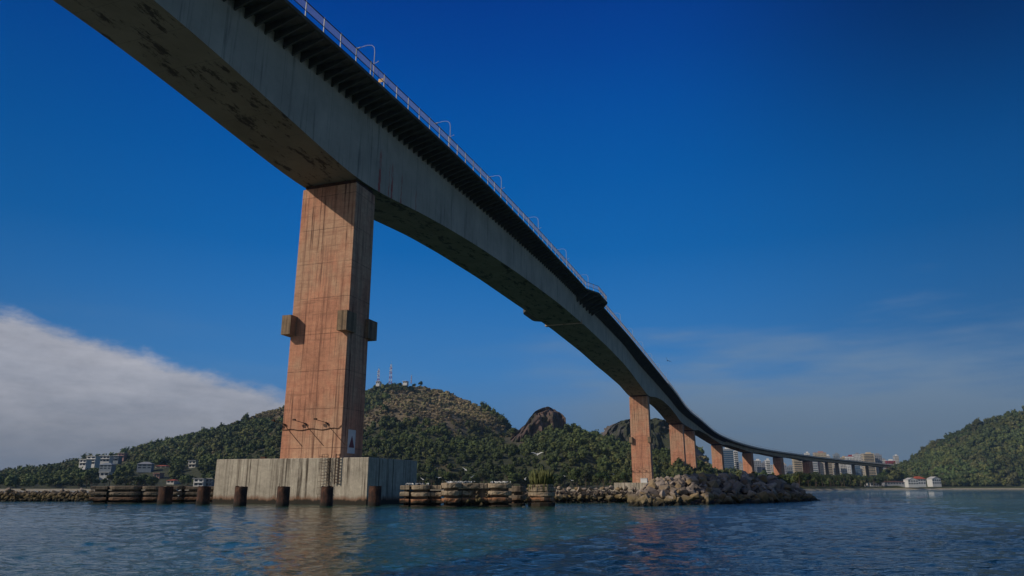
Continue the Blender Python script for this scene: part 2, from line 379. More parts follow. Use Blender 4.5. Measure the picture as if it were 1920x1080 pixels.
def terrain_mat():
    m, t, b = mat_base('hillside_ground'); g = t.node('ShaderNodeNewGeometry'); P = g.outputs['Position']; z = t.sep(P)[2]; nz = t.sep(g.outputs['Normal'])[2]
    a = t.node('ShaderNodeAttribute', attribute_name='tint')
    n = t.noise(P, 0.03, 8, 0.7); n2 = t.noise(P, 0.15, 8, 0.7)
    green = t.ramp(n2, [(0.3, (0.035, 0.045, 0.018)), (0.7, (0.085, 0.085, 0.035))])
    dry = t.ramp(n2, [(0.3, (0.13, 0.105, 0.062)), (0.50, (0.23, 0.175, 0.10)), (0.62, (0.27, 0.20, 0.12)), (0.70, (0.46, 0.28, 0.17))])
    sc = t.node('ShaderNodeSeparateColor'); t.l.new(a.outputs['Color'], sc.inputs[0])
    col = t.mix(sc.outputs[0], green, dry)
    col = t.mix(sc.outputs[1], col, t.ramp(n2, [(0.3, (0.075, 0.062, 0.052)), (0.7, (0.24, 0.19, 0.15))]))     # bare rock
    col = t.mix(sc.outputs[2], col, (0.10, 0.105, 0.028))                                                      # mown grass
    col = t.mix(t.sstep(z, 1.25, 0.9), col, (0.50, 0.42, 0.28))                                               # sand
    t.l.new(col, b.inputs['Base Color']); b.inputs['Roughness'].default_value = 0.95
    bump(t, b, n2, 1.0, 2.0); return m
M['terrain'] = terrain_mat()

def water_mat():
    m, t, b = mat_base('sea_water'); g = t.node('ShaderNodeNewGeometry'); P = g.outputs['Position']
    n = t.noise(P, 0.05, 3, 0.5)
    t.l.new(t.ramp(n, [(0.35, (0.014, 0.060, 0.042)), (0.65, (0.026, 0.085, 0.055))]), b.inputs['Base Color'])
    b.inputs['Roughness'].default_value = 0.025; b.inputs['IOR'].default_value = 1.333
    h1 = t.noise(t.mapping(P, scale=(0.8, 1.15, 1), rot=(0, 0, 0.35)), 2.8, 5, 0.62)
    h2 = t.noise(t.mapping(P, scale=(0.6, 1.0, 1), rot=(0, 0, -0.5)), 0.95, 4, 0.55)
    rid = lambda q: t.math('SUBTRACT', 1.0, t.math('MULTIPLY', t.math('ABSOLUTE', t.math('SUBTRACT', q, 0.5)), 2.0))
    h3 = t.noise(t.mapping(P, scale=(0.7, 1.2, 1), rot=(0, 0, 0.1)), 1.5, 3, 0.5)
    gust = t.sstep(t.noise(P, 0.035, 3, 0.6), 0.38, 0.62, 0.65, 1.25)
    h = t.math('MULTIPLY', gust, t.math('ADD', t.math('MULTIPLY', rid(h1), 0.040), t.math('ADD', t.math('MULTIPLY', rid(h2), 0.085), t.math('MULTIPLY', rid(h3), 0.065))))
    bump(t, b, h, 1.0, 1.0); return m
M['water'] = water_mat()
M['dirt'] = simple('dark_earth', (0.05, 0.042, 0.035), 0.95, 0.4, 0.8)

# ------------------------------------------------------------------ mapping of the survey points to directions
def uw(px, py):
    """direction through a surveyed point of the photograph: lateral/forward and up/forward"""
    v = 540 - py; f = FPX * math.cos(PITCH) - v * math.sin(PITCH); u = v * math.cos(PITCH) + FPX * math.sin(PITCH)
    return (px - 960) / f, u / f
def at(px, py, Y):
    u, w = uw(px, py); return Vector((u * Y, Y, CAM_H + w * Y))
def u_of(px): return (px - 960) / 1392.0

# ------------------------------------------------------------------ terrain
def vnoise(x, y, seed=0):
    rg = np.random.default_rng(seed); T = rg.random((256, 256)).astype(np.float32)
    xi = np.floor(x).astype(int); yi = np.floor(y).astype(int); fx = x - xi; fy = y - yi
    fx = fx * fx * (3 - 2 * fx); fy = fy * fy * (3 - 2 * fy)
    g = lambda a, b: T[a & 255, b & 255]
    return (g(xi, yi) * (1 - fx) + g(xi + 1, yi) * fx) * (1 - fy) + (g(xi, yi + 1) * (1 - fx) + g(xi + 1, yi + 1) * fx) * fy - 0.5
def fbm(x, y, sc, oct=5, seed=0, gain=0.5):
    o = 0; a = 1.0; f = 1.0 / sc
    for k in range(oct): o = o + a * vnoise(x * f + 17.3 * k, y * f + 5.1 * k, seed + k); a *= gain; f *= 2.03
    return o
HILLS = [  # ridge survey (px, py), ridge distance, foot distance, crown height already on the ridge, front shape
    ('A', [(-300, 893), (-200, 890), (-60, 884), (60, 874), (120, 865), (165, 856), (205, 852), (240, 842), (300, 824), (350, 816), (400, 800), (450, 783), (500, 765), (560, 748), (620, 736), (683, 729), (708, 722), (740, 717), (790, 719), (840, 729), (880, 743), (915, 759), (935, 772), (950, 790), (962, 825), (975, 880), (990, 930)], 830, 430, 10.0, 0.85),
    ('B', [(620, 925), (700, 890), (780, 866), (850, 838), (900, 812), (945, 799), (985, 800), (1030, 790), (1060, 785), (1090, 793), (1110, 803), (1133, 808), (1160, 818), (1200, 832), (1260, 846), (1310, 862), (1350, 880), (1400, 905)], 620, 400, 7.0, 0.85),
    ('C', [(1100, 925), (1125, 815), (1140, 800), (1158, 793), (1180, 788), (1225, 786), (1245, 795), (1262, 803), (1285, 822), (1305, 838), (1322, 854), (1335, 876), (1350, 905)], 800, 640, 3.0, 0.75),
    ('D', [(1290, 905), (1330, 878), (1400, 884), (1470, 892), (1540, 894), (1650, 898), (1760, 905), (1800, 930)], 1030, 900, 8.0, 0.9),
    ('E', [(1630, 925), (1655, 885), (1680, 870), (1705, 862), (1722, 848), (1745, 833), (1770, 820), (1830, 792), (1920, 764), (2050, 745), (2300, 760)], 1080, 850, 9.0, 0.9),
    ('F', [(1620, 930), (1640, 902), (1655, 884), (1672, 875), (1690, 878), (1710, 902), (1730, 925)], 795, 738, 9.0, 0.9),
]
HP = []
for nm, pts, D, F, ch, sh in HILLS:
    a = np.array([uw(*p) for p in pts]); HP.append((nm, a[:, 0], a[:, 1], D, F, ch, sh))
SH = np.array([(u_of(px), Y) for px, Y in ((-400, 380), (0, 400), (400, 425), (1000, 385), (1100, 335), (1200, 322), (1300, 345), (1420, 365), (1500, 385), (1590, 540), (1650, 690), (1700, 730), (1770, 765), (1950, 800), (2300, 820))])
def shore(u): return np.interp(u, SH[:, 0], SH[:, 1])
def height(x, y, rough=True):
    u = x / y; ys = shore(u)
    z = np.clip((y - ys) / 14.0, -1.5, 1.0) * 1.3 + 1.6 * np.clip((y - ys - 14) / 40, 0, 1) - 0.2
    base = z.copy(); rockm = np.zeros_like(z)
    for nm, pu, pw, D, F, ch, sh in HP:
        wob = 1 + 0.10 * fbm(u * 9, u * 0 + D, 1.0, 3, 3)
        w = np.interp(u, pu, pw, left=-0.01, right=-0.01)
        Dk = D * wob; Fk = np.maximum(F + 0 * u, ys + 25); H = CAM_H + w * Dk - ch
        t = (y - Fk) / (Dk - Fk)
        prof = np.where(t < 1, np.sign(t) * np.abs(np.clip(t, 0, 1)) ** sh, 1 - np.clip((t - 1) / 1.3, 0, 1) ** 1.6)
        h = np.where(t > 0, 2.0 + (H - 2.0) * prof, -5)
        if rough:
            n = fbm(x, y, 90, 4, 11); env = np.clip(t, 0, 1) * np.clip(1.15 - t, 0, 1) * 4
            h = h + n * H * 0.20 * np.clip(env, 0, 1) + fbm(x, y, 14, 3, 23) * 1.5 * np.clip(t * 4, 0, 1)
        h = np.where(H < 3, -5, h)
        if nm == 'C': rockm = np.where((h > z) & (t > 0.15) & (t < 1.25), 1.0, rockm)
        else: rockm = np.where(h > z, 0, rockm)
        z = np.maximum(z, h)
    return z, rockm
def dryness(x, y, z):
    """brown scrub on the upper slopes of the big hill"""
    u = x / y; hi = np.clip((z - 22) / 45, 0, 1) * (u > -0.62) * (u < 0.03) * (y > 520)
    low = np.clip((fbm(x, y, 38, 4, 51) - .30) * 6, 0, 1) * (z > 8) * (z < 90) * .55 * (u < .2) * (u > -.62)
    return np.maximum(low, 0) + (1 - low) * np.clip(hi * (0.85 + 3.6 * fbm(x, y, 95, 4, 41)) , 0, 1)

ug = np.linspace(-1.15, 1.0, 620); yg = np.concatenate([np.linspace(290, 900, 250), np.geomspace(905, 4500, 110)])
U, Y = np.meshgrid(ug, yg); X = U * Y
Z, RK = height(X, Y)
Z[(Y > 1900)] = np.minimum(Z[(Y > 1900)], 8)
dry = dryness(X, Y, Z)
ysg = shore(U); grass = ((Y - ysg > 10) & (Y - ysg < 60) & (U > 0.36)).astype(float)
nc = len(ug); idx = np.arange(len(yg) * nc).reshape(len(yg), nc)
F = np.stack([idx[:-1, :-1], idx[:-1, 1:], idx[1:, 1:], idx[1:, :-1]], -1).reshape(-1, 4)
ter = link('hills', np_mesh('hills', np.stack([X, Y, Z], -1).reshape(-1, 3), F, M['terrain'], True, np.stack([dry, RK, grass], -1).reshape(-1, 3)))
tag(ter, kind='structure')

# ------------------------------------------------------------------ water: one sheet, graded so that the near ripples are real
def make_water():
    rows = np.concatenate([[-900, -300, -60, -10, 2, 5], np.geomspace(7.5, 260, 640), np.geomspace(270, 9000, 40)])
    half = np.where(rows < 5, 900.0, 0) + 0.0
    us = np.linspace(-1, 1, 760)
    W = np.where(rows < 4, 900, 1.05 * (rows + 8)); W = np.where(rows > 260, rows * 1.6, W)
    X = us[None, :] * W[:, None]; Y = np.repeat(rows[:, None], len(us), 1)
    dy = np.gradient(rows)[:, None] + 0 * X; dx = np.gradient(X, axis=1); sp = np.maximum(dy, dx)
    Z = np.zeros_like(X); rg = np.random.default_rng(5)
    for k in range(90):
        lam = 0.35 * (3.6 / 0.35) ** (rg.random() ** 1.1); th = R(35) + rg.normal() * 0.75; kx, ky = math.cos(th), math.sin(th)
        amp = 0.0025 * lam ** 0.66; ph = rg.random() * 6.28; q = 2 * math.pi / lam
        fade = np.clip((lam / sp - 2.5) / 2.5, 0, 1) * (Y > 6.5)
        wv = q * (kx * X + ky * Y) + ph + 2.4 * fbm(X + 3000, Y + 3000, lam * 9, 2, 60 + k)
        Z += amp * fade * (1 - 2 * np.abs(np.sin(wv / 2)) ** 1.3)
    idx = np.arange(X.size).reshape(X.shape)
    F = np.stack([idx[:-1, :-1], idx[:-1, 1:], idx[1:, 1:], idx[1:, :-1]], -1).reshape(-1, 4)
    return np_mesh('water', np.stack([X, Y, Z], -1).reshape(-1, 3), F, M['water'], True)
tag(link('water', make_water()), kind='structure')
# sea floor sheet under the water, in case the eye gets below the far edge
# ------------------------------------------------------------------ the bridge alignment
ctrl = [P1 - AX * 200, P1 - AX * 100, P1, P1 + AX * 90, P1 + AX * 180, P1 + AX * 260, P1 + AX * 330, P1 + AX * 400,
        Vector((123.5, 515, 0)), Vector((160, 594, 0)), Vector((203, 658, 0)), Vector((250, 708, 0)), Vector((303, 747, 0)),
        Vector((362, 776, 0)), Vector((425, 797, 0)), Vector((495, 812, 0))]
def plan():
    out = []; c = [2 * ctrl[0] - ctrl[1]] + ctrl + [2 * ctrl[-1] - ctrl[-2]]
    for i in range(1, len(c) - 2):
        p0, p1, p2, p3 = c[i - 1:i + 3]; t = [0.0]
        for q, r in ((p0, p1), (p1, p2), (p2, p3)): t.append(t[-1] + (r - q).length ** .5)
        for k in range(40):
            u = t[1] + (t[2] - t[1]) * k / 40
            A1 = (t[1] - u) / (t[1] - t[0]) * p0 + (u - t[0]) / (t[1] - t[0]) * p1
            A2 = (t[2] - u) / (t[2] - t[1]) * p1 + (u - t[1]) / (t[2] - t[1]) * p2
            A3 = (t[3] - u) / (t[3] - t[2]) * p2 + (u - t[2]) / (t[3] - t[2]) * p3
            B1 = (t[2] - u) / (t[2] - t[0]) * A1 + (u - t[0]) / (t[2] - t[0]) * A2
            B2 = (t[3] - u) / (t[3] - t[1]) * A2 + (u - t[1]) / (t[3] - t[1]) * A3
            out.append((t[2] - u) / (t[2] - t[1]) * B1 + (u - t[1]) / (t[2] - t[1]) * B2)
    out.append(c[-2]); return np.array([list(p)[:2] for p in out])
PC = plan(); PD = np.r_[0, np.cumsum(np.linalg.norm(np.diff(PC, axis=0), axis=1))] - 200
def smooth_tab(tab):
    s = np.array([a for a, b in tab], float); z = np.array([b for a, b in tab], float)
    S = np.arange(s[0], s[-1], 1.0); Zz = np.interp(S, s, z)
    k = np.hanning(15); k /= k.sum(); pad = np.pad(Zz, 7, mode='edge'); return S, np.convolve(pad, k, 'valid')
ZD = smooth_tab([(-200, 42.3), (-130, 46.6), (-80, 49.5), (-40, 52.0), (-27, 52.9), (-13, 54.0), (0, 54.8), (16, 55.8), (35, 56.6), (60, 57.1), (100, 57.35), (147, 57.3), (186, 56.9), (232, 55.8), (295, 54.0), (350, 52.2), (401, 50.0), (474, 45.6), (526, 42.0), (582, 38.4), (623, 36.1), (654, 34.6), (703, 32.5), (747, 30.1), (794, 27.5), (843, 24.6), (948, 18.0)])
ZS = smooth_tab([(-200, 31.5), (-175, 35), (-140, 40), (-100, 44.2), (-70, 45.4), (-39, 45.3), (-31, 44.9), (-21, 44.1), (-9, 43.1), (-3, 42.8), (3, 43.1), (9, 43.9), (16, 44.9), (29, 46.3), (43, 47.3), (66, 48.4), (100, 49.2), (130, 49.4), (166, 48.8), (207, 47.1), (235, 45.4), (255, 43.5), (265, 43.5), (285, 45.6), (310, 46.7), (340, 46.3), (370, 44.9), (400, 42.3), (420, 41.6), (446, 40.4), (464, 42.0), (500, 41.2), (530, 38.6), (552, 36.0), (570, 36.6), (595, 35.2), (615, 33.4), (627, 32.3), (640, 32.8), (660, 32.0), (678, 30.6), (687, 29.8), (698, 30.3), (714, 29.6), (728, 28.0), (736, 27.3), (746, 27.7), (790, 25.6), (843, 22.6), (948, 16.0)])
def zd(s): return float(np.interp(s, *ZD))
def zs(s): return float(np.interp(s, *ZS))
def C(s, o=0.0, z=0.0):
    x = np.interp(s, PD, PC[:, 0]); y = np.interp(s, PD, PC[:, 1])
    x2 = np.interp(s + 1, PD, PC[:, 0]); y2 = np.interp(s + 1, PD, PC[:, 1]); x1 = np.interp(s - 1, PD, PC[:, 0]); y1 = np.interp(s - 1, PD, PC[:, 1])
    L = math.hypot(x2 - x1, y2 - y1); tx, ty = (x2 - x1) / L, (y2 - y1) / L
    return Vector((x + o * ty, y - o * tx, z))
def heading(s):
    a, b = C(s - 1), C(s + 1); return math.atan2(b.x - a.x, b.y - a.y)
BW, DW = 4.45, 9.0
S0, S1 = -190.0, 850.0
def sweep(mb, prof, s0, s1, step, cap=True):
    """prof(s) -> list of (offset, z) going round; a swept solid"""
    n = int(round((s1 - s0) / step)); vs = []; k = None
    for i in range(n + 1):
        s = s0 + (s1 - s0) * i / n; p = prof(s); k = len(p)
        vs += [C(s, o, z) for o, z in p]
    fs = [(i * k + j, i * k + (j + 1) % k, (i + 1) * k + (j + 1) % k, (i + 1) * k + j) for i in range(n) for j in range(k)]
    if cap: fs += [tuple(range(k)), tuple(reversed(range(n * k, (n + 1) * k)))]
    return mb.add(vs, fs)

bridge = thing('road_bridge', 'long high grey concrete box girder road bridge curving over the bay on tan piers', 'bridge', C(0, 0, 0))
def bpart(mb, name, mat, smooth=False):
    o = mb.build(name, mat, None, smooth); o.parent = bridge; o.matrix_parent_inverse = Matrix.Translation(-bridge.location); return o
def bw(s): return BW + 1.05 * float(np.interp(s, (30, 95, 195, 235), (0, 1, 1, 0)))
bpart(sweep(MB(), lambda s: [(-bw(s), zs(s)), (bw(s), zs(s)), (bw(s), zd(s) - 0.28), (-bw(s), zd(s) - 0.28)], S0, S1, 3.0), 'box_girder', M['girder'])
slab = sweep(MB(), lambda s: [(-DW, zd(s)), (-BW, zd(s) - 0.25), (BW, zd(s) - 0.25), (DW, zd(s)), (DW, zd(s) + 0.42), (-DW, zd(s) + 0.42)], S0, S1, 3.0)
s = S0 + 1.2
while s < 560:      # cantilever brackets under both wings of the deck
    for sg in (1, -1):
        a = [C(s + e, sg * o, z) for e in (-.11, .11) for o, z in ((bw(s) + .003, zd(s) - 0.18), (DW - .25, zd(s) - 0.01), (DW - .25, zd(s) - 0.22), (bw(s) + .003, zd(s) - 1.55))]
        slab.add(a, [(0, 1, 2, 3), (7, 6, 5, 4), (0, 4, 5, 1), (1, 5, 6, 2), (2, 6, 7, 3), (3, 7, 4, 0)])
    s += 1.7
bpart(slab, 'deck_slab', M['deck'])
bpart(sweep(MB(), lambda s: [(-7.9, zd(s) + 0.425), (7.9, zd(s) + 0.425), (7.9, zd(s) + 0.50), (-7.9, zd(s) + 0.50)], S0, S1, 5.0), 'road_surface', M['asphalt'])
for sg in (1, -1):
    bpart(sweep(MB(), lambda s: [(sg * 7.0, zd(s) + 0.505), (sg * 7.35, zd(s) + 0.505), (sg * 7.25, zd(s) + 1.15), (sg * 7.1, zd(s) + 1.15)], S0, S1, 5.0), 'crash_barrier', M['deck'])
# solid parapet of the far approach
for sg in (1, -1):
    bpart(sweep(MB(), lambda s: [(sg * (DW + .01), zd(s) + .02), (sg * (DW + .16), zd(s) + .02), (sg * (DW + .16), zd(s) + 1.15), (sg * (DW + .01), zd(s) + 1.15)], 300, S1, 4.0), 'parapet', M['parapet'])
# railing outline: follows the deck edge and runs round the two side platforms
PLAT = (116.0, 122.0, 134.0, 139.5)
PLATL = (124.0, 130.0, 142.0, 148.0)
def pl(s, sg): return float(np.interp(s, PLAT if sg > 0 else PLATL, (0, 1, 1, 0)))
def roff(s, sg=1):
    return DW - 0.12 + (2.4 if sg > 0 else 6.4) * pl(s, sg)
POST = 3.65
posts = [S0 + 3 + POST * k for k in range(int((S1 - S0 - 6) / POST))]
vis = [s for s in posts if -34 < s][:98]
pm = MB().box((0, 0, 1.05), (0.10, 0.13, 2.10)).box((0, 0.0, 0.03), (0.24, 0.24, 0.06)).mesh('railing_post', M['grey_metal'])
rest = MB()
for s in posts:
    if s in vis:
        o = link('railing_post', pm, bridge); o.location = C(s, roff(s), zd(s) + 0.42) - bridge.location; o.rotation_euler = (0, 0, -heading(s))
    else: rest.box(C(s, roff(s), zd(s) + 1.47), (0.10, 0.13, 2.1), -heading(s))
    rest.box(C(s, -roff(s, -1), zd(s) + 1.47), (0.10, 0.13, 2.1), -heading(s))
tag(bpart(rest, 'railing_post', M['grey_metal']), kind='stuff')
for sg in (1, -1):
    for zo, th, nm in ((2.46, .085, 'top_rail'), (1.30, .07, 'middle_rail')):
        bpart(sweep(MB(), lambda s: [(sg * (roff(s, sg) + o), zd(s) + zo + z) for o, z in ((-th, -th / 2), (0, -th / 2), (0, th / 2), (-th, th / 2))], S0, S1, 1.0), nm, M['dark_metal'])
    g = MB(); s = S0
    while s < (460 if sg > 0 else 200):
        if s > -60:
            g.box(C(s, sg * (roff(s, sg) - .04), zd(s) + 1.88), (0.018, 0.03, 1.14), -heading(s))
        s += 0.16 if s < 200 else 0.32
    bpart(g, 'railing_mesh_panel', M['mesh_wire'])
for sg in (1, -1):
    p = MB(); a, b, c, d = PLAT if sg > 0 else PLATL; PO = 2.5 if sg > 0 else 6.5
    for (s0, s1, o0, o1) in ((a, b, DW, DW + PO), (b, c, DW + PO, DW + PO), (c, d, DW + PO, DW)):
        n = 4; vs = []
        for i in range(n + 1):
            s = s0 + (s1 - s0) * i / n; o = o0 + (o1 - o0) * i / n
            vs += [C(s, sg * (DW + .003), zd(s) - .05), C(s, sg * max(o, DW + .02), zd(s) - .05), C(s, sg * max(o, DW + .02), zd(s) + .41), C(s, sg * (DW + .003), zd(s) + .41)]
        p.add(vs, [(i * 4 + j, i * 4 + (j + 1) % 4, i * 4 + 4 + (j + 1) % 4, i * 4 + 4 + j) for i in range(n) for j in range(4)] + [(0, 1, 2, 3), (n * 4 + 3, n * 4 + 2, n * 4 + 1, n * 4)])
    if sg < 0:
        ro = lambda s: DW + PO * pl(s, -1)
        sweep(p, lambda s: [(-bw(s) - .01, zd(s) - .3), (-max(ro(s) - .3, DW), zd(s) - .06), (-max(ro(s) - .3, DW), zd(s) - .1 - 2.0 * (ro(s) - DW) / PO), (-bw(s) - .01, zd(s) - 3.0)], 124.3, 147.7, 1.8)
    for s in ((118.2, 121.8, 125.8, 129.8, 133.8, 137.2) if sg > 0 else ()):
        o = DW + PO * pl(s, sg) - .1; dp_ = .35 if sg > 0 else 2.0; p.add([C(s + e, sg * oo, z) for e in (-.2, .2) for oo, z in ((bw(s) + .01, zd(s) - .3), (o - .1, zd(s) - .06), (o - .1, zd(s) - dp_), (bw(s) + .01, zd(s) - 2.9))],
              [(0, 1, 2, 3), (7, 6, 5, 4), (0, 4, 5, 1), (1, 5, 6, 2), (2, 6, 7, 3), (3, 7, 4, 0)])
    bpart(p, 'side_platform', M['deck'])

bpart(sweep(MB(), lambda s: [(-bw(s) - .3, zs(s) - .35), (bw(s) + .3, zs(s) - .35), (bw(s) + .3, zs(s) + .9), (-bw(s) - .3, zs(s) + .9)], 123.2, 124.6, .7), 'joint_beam', M['girder'])
# street lamps along the right railing
ORD = ['first', 'second', 'third', 'fourth', 'fifth', 'sixth', 'seventh', 'eighth', 'ninth', 'tenth', 'eleventh', 'twelfth', 'thirteenth', 'fourteenth', 'fifteenth', 'sixteenth', 'seventeenth', 'eighteenth', 'nineteenth', 'twentieth']
def make_lamp():
    t = thing('street_lamp', '', 'street lamp', group='street lamps along the bridge')
    pts = [(0, 0, 0), (0, 0, 2), (0, 0, 4.7), (-.12, 0, 5.35), (-.5, 0, 5.75), (-1.2, 0, 5.9), (-2.2, 0, 5.82)]
    MB().tube(pts, [.07, .06, .05, .042, .038, .035, .03], 8).build('pole', M['grey_metal'], t, True)
    MB().tube([(-2.2, 0, 5.82), (-2.35, 0, 5.80), (-2.9, 0, 5.74), (-3.05, 0, 5.72)], [.04, .09, .08, .03], 8).build('lamp_head', M['grey_metal'], t, True)
    MB().bar((0, 0, 2.75), (.6, 0, 2.95), .035).box((.65, 0, 2.96), (.16, .14, .07)).build('side_arm', M['grey_metal'], t)
    return t
lamp0 = make_lamp()
for k in range(13):
    s = -6.5 + 25.6 * k; L = lamp0 if k == 0 else copy_tree(lamp0)
    L.location = C(s, 8.35, zd(s) + .42); L.rotation_euler = (0, 0, -heading(s))
    L['label'] = f'{ORD[k]} curved street lamp from the top left, standing on the bridge deck behind the railing'
t = thing('road_sign', 'yellow sign panel standing behind the bridge railing near the first street lamp', 'sign', C(-3.9, 8.0, zd(-3.9) + .42), -heading(0))
MB().tube([(0, 0, 0), (0, 0, 1.9)], .04, 6).build('post', M['grey_metal'], t)
MB().box((0, 0, 1.6), (.75, .05, .55)).build('panel', M['yellow'], t, bevel=.01)

# ------------------------------------------------------------------ piers
PW, PT = 8.9, 5.25
def floodlight_arms(parent, yf, z, n=3, sc=1.0):
    for k in range(n):
        x = -3.9 + k * 3.15
        m = MB().bar((x, yf, z + .1), (x - 1.3, yf - .8, z + .5), .07).bar((x - .1, yf, z - .1), (x + 2.7, yf - .05, z - 2.7), .06).bar((x, yf - .05, z), (x - .2, yf - .3, z + .15), .18)
        a = m.build('floodlight_arm', M['rust'], parent)
        MB().box((x - 1.35, yf - .85, z + .58), (.36, .26, .2)).build('floodlight', M['rust'], a)
    c = MB(); P = [(-4.45, yf - .06, z - .55)] + [(x, yf - .06, z - .62 + .10 * math.cos(x * 2)) for x in np.linspace(-3.8, 3.9, 14)] + [(4.45, yf - .06, z - .15)]
    c.tube(P, .045, 5).build('cable', M['rust'], parent)
def make_pier(s, zb, label, ledge=None, w=PW, d=PT, taper=0.97, mat='pier'):
    zt = min(zs(s - d / 2), zs(s + d / 2)) - .02
    t = thing('bridge_pier', label, 'bridge pier', C(s, 0, zb), -heading(s))
    H = zt - zb + .5; m = MB(); k = taper; n = 1
    poly = lambda f: [(-w / 2 * f, -d / 2 * f), (w / 2 * f, -d / 2 * f), (w / 2 * f, d / 2 * f), (-w / 2 * f, d / 2 * f)]
    lo, hi = poly(1), poly(k); H0 = zt - zb
    # the head of the shaft: bearing seat slightly narrower than the shaft
    m.add([(x, y, 0) for x, y in lo] + [(x, y, H0 - .55) for x, y in hi], [(0, 1, 5, 4), (1, 2, 6, 5), (2, 3, 7, 6), (3, 0, 4, 7), (3, 2, 1, 0), (4, 5, 6, 7)])
    m.build('shaft', M[mat], t, bevel=.06)
    MB().box((0, 0, H0 - .24), (w * k - .5, d * k - .5, .6)).build('bearing_seat', M['rust'], t)
    if ledge:
        z0 = ledge - zb
        for cx, cy in ((-1, -1), (1, -1), (1, 1), (-1, 1)):
            f = 1 - (1 - k) * z0 / H0; X, Yy = w / 2 * f, d / 2 * f
            mb = MB(); e = 1.35
            poly2 = [(cx * (X - .85), cy * (Yy + e)), (cx * (X + .55), cy * (Yy + e)), (cx * (X + .55), cy * (Yy - 1.0)), (cx * (X - .02), cy * (Yy - 1.0)), (cx * (X - .02), cy * (Yy - .02)), (cx * (X - .85), cy * (Yy - .02))]
            if cx * cy < 0: poly2 = poly2[::-1]
            mb.prism(poly2, z0 - 1.3, z0 + 1.3)
            mb.build('corner_block', M['pier_block'], t)
    return t
ZB1 = 5.17
p1 = make_pier(0, ZB1, 'tall tan concrete pier nearest the camera, standing on the pale square foundation in the water', ledge=22.6)
floodlight_arms(p1, -PT / 2 - .01, 4.4)
sb = MB().box((PW / 2 + .06, -.35, 2.3), (.06, 1.75, 2.95)).build('sign_board', M['white'], p1)
xx = PW / 2 + .093
MB().add([(xx, -.98, 1.55), (xx, .32, 1.55), (xx, -.33, 3.05), (xx + .012, -.98, 1.55), (xx + .012, .32, 1.55), (xx + .012, -.33, 3.05)], [(0, 1, 2), (5, 4, 3), (0, 3, 4, 1), (1, 4, 5, 2), (2, 5, 3, 0)]).build('triangle', M['shade_red'], sb)

# square foundation of the first pier
fb = thing('pier_foundation', 'pale square concrete foundation block in the water under the nearest bridge pier', 'foundation', Vector((-24.35, 93.6, 0)), -heading(0))
FW, FD = 21.3, 12.4
m = MB(); jit = random.Random(3)
m.box((0, 0, ZB1 / 2 - 1.25), (FW, FD, ZB1 + 2.5)).build('concrete_block', M['block'], fb, bevel=.07)
def ladder(parent, x, y, z0, z1, w, name, cage=False):
    m = MB(); lw = .035 if cage else .085
    for sx in (-w / 2, w / 2): m.box((x + sx, y, (z0 + z1) / 2), (lw, lw, z1 - z0))
    z = z0 + .2
    while z < z1: m.box((x, y, z), (w, lw * .8, lw)); z += .34
    if cage:
        z = z0 + .5
        while z < z1:
            m.bar((x - w / 2, y, z), (x - w / 2, y - .7, z), .028).bar((x + w / 2, y, z), (x + w / 2, y - .7, z), .028).bar((x - w / 2, y - .7, z), (x + w / 2, y - .7, z), .028); z += .7
        for q in (-w / 2, 0, w / 2): m.box((x + q, y - .7, (z0 + z1) / 2 + .2), (.022, .022, z1 - z0 - .6))
    return m.build(name, M['rust_lad'], parent)
yf = -FD / 2 - .12
ladder(fb, 6.7, yf - .1, 2.2, 5.6, .5, 'ladder')
ladder(fb, 5.0, yf - .1, .6, 5.6, .7, 'caged_ladder', True)
m = MB()
for q in (5.4, 5.75, 6.1): m.box((q, yf, 3.0), (.03, .03, 5.0))
m.bar((5.2, yf, 3.6), (6.2, yf, 1.0), .03).bar((5.2, yf, 5.0), (6.3, yf, 2.6), .03)
m.build('handrail', M['rust_lad'], fb)
MB().box((-4.1, -FD / 2 + .5, ZB1 + .13), (.7, .4, .26)).build('mooring_cleat', M['rust'], fb, bevel=.03)

# remaining piers
p2 = make_pier(260, 3.9, 'tall tan pier behind the low rocks carrying the far end of the main span', ledge=23.0)
floodlight_arms(p2, -PT / 2 - .01, 5.2)
fb2 = thing('pier_foundation', 'low pale concrete platform behind the rocks under the second bridge pier', 'foundation', C(260, 0, 0), -heading(260))
MB().box((-.8, 0, 1.6), (22, 17, 4.6)).build('concrete_platform', M['block'], fb2, bevel=.05)
hut = MB().box((0, 0, .95), (2.9, 2.4, 1.9)).box((0, 0, 1.95), (3.2, 2.7, .12))
ho = hut.build('service_hut', M['white'], None); ho.location = C(260, 0, 0) + RT * 1.3 - AX * 5.2 + Vector((0, 0, 3.9)); ho.rotation_euler = (0, 0, -AZ)
tag(ho, 'small white service hut in front of the second pier', 'hut')
make_pier(406, 3.0, 'third tan pier from the left, nearly touching the next pier above the rock mound', w=8.9)
make_pier(447, 3.0, 'fourth tan pier from the left, close against the third pier')
make_pier(552, 3.0, 'fifth tan pier from the left, the city gap beginning to its right', w=8.6)
make_pier(627, 3.0, 'sixth tan pier from the left, in front of the dark glass tower', w=8.6)
make_pier(687, 3.0, 'seventh tan pier from the left, over the dark end of the rock mound', w=8.6)
make_pier(736, 3.0, 'eighth pier from the left, before the cream striped tower, half hidden by trees', w=8.6)
TW = ['ninth', 'tenth', 'eleventh', 'twelfth', 'thirteenth']
for k, s in enumerate((765, 780, 803, 822, 840)):
    make_pier(s, 3.0, f'{TW[k]} pier from the left, slender and shaded on the low end of the bridge', w=3.0, d=1.6, taper=1.0, mat='slender')

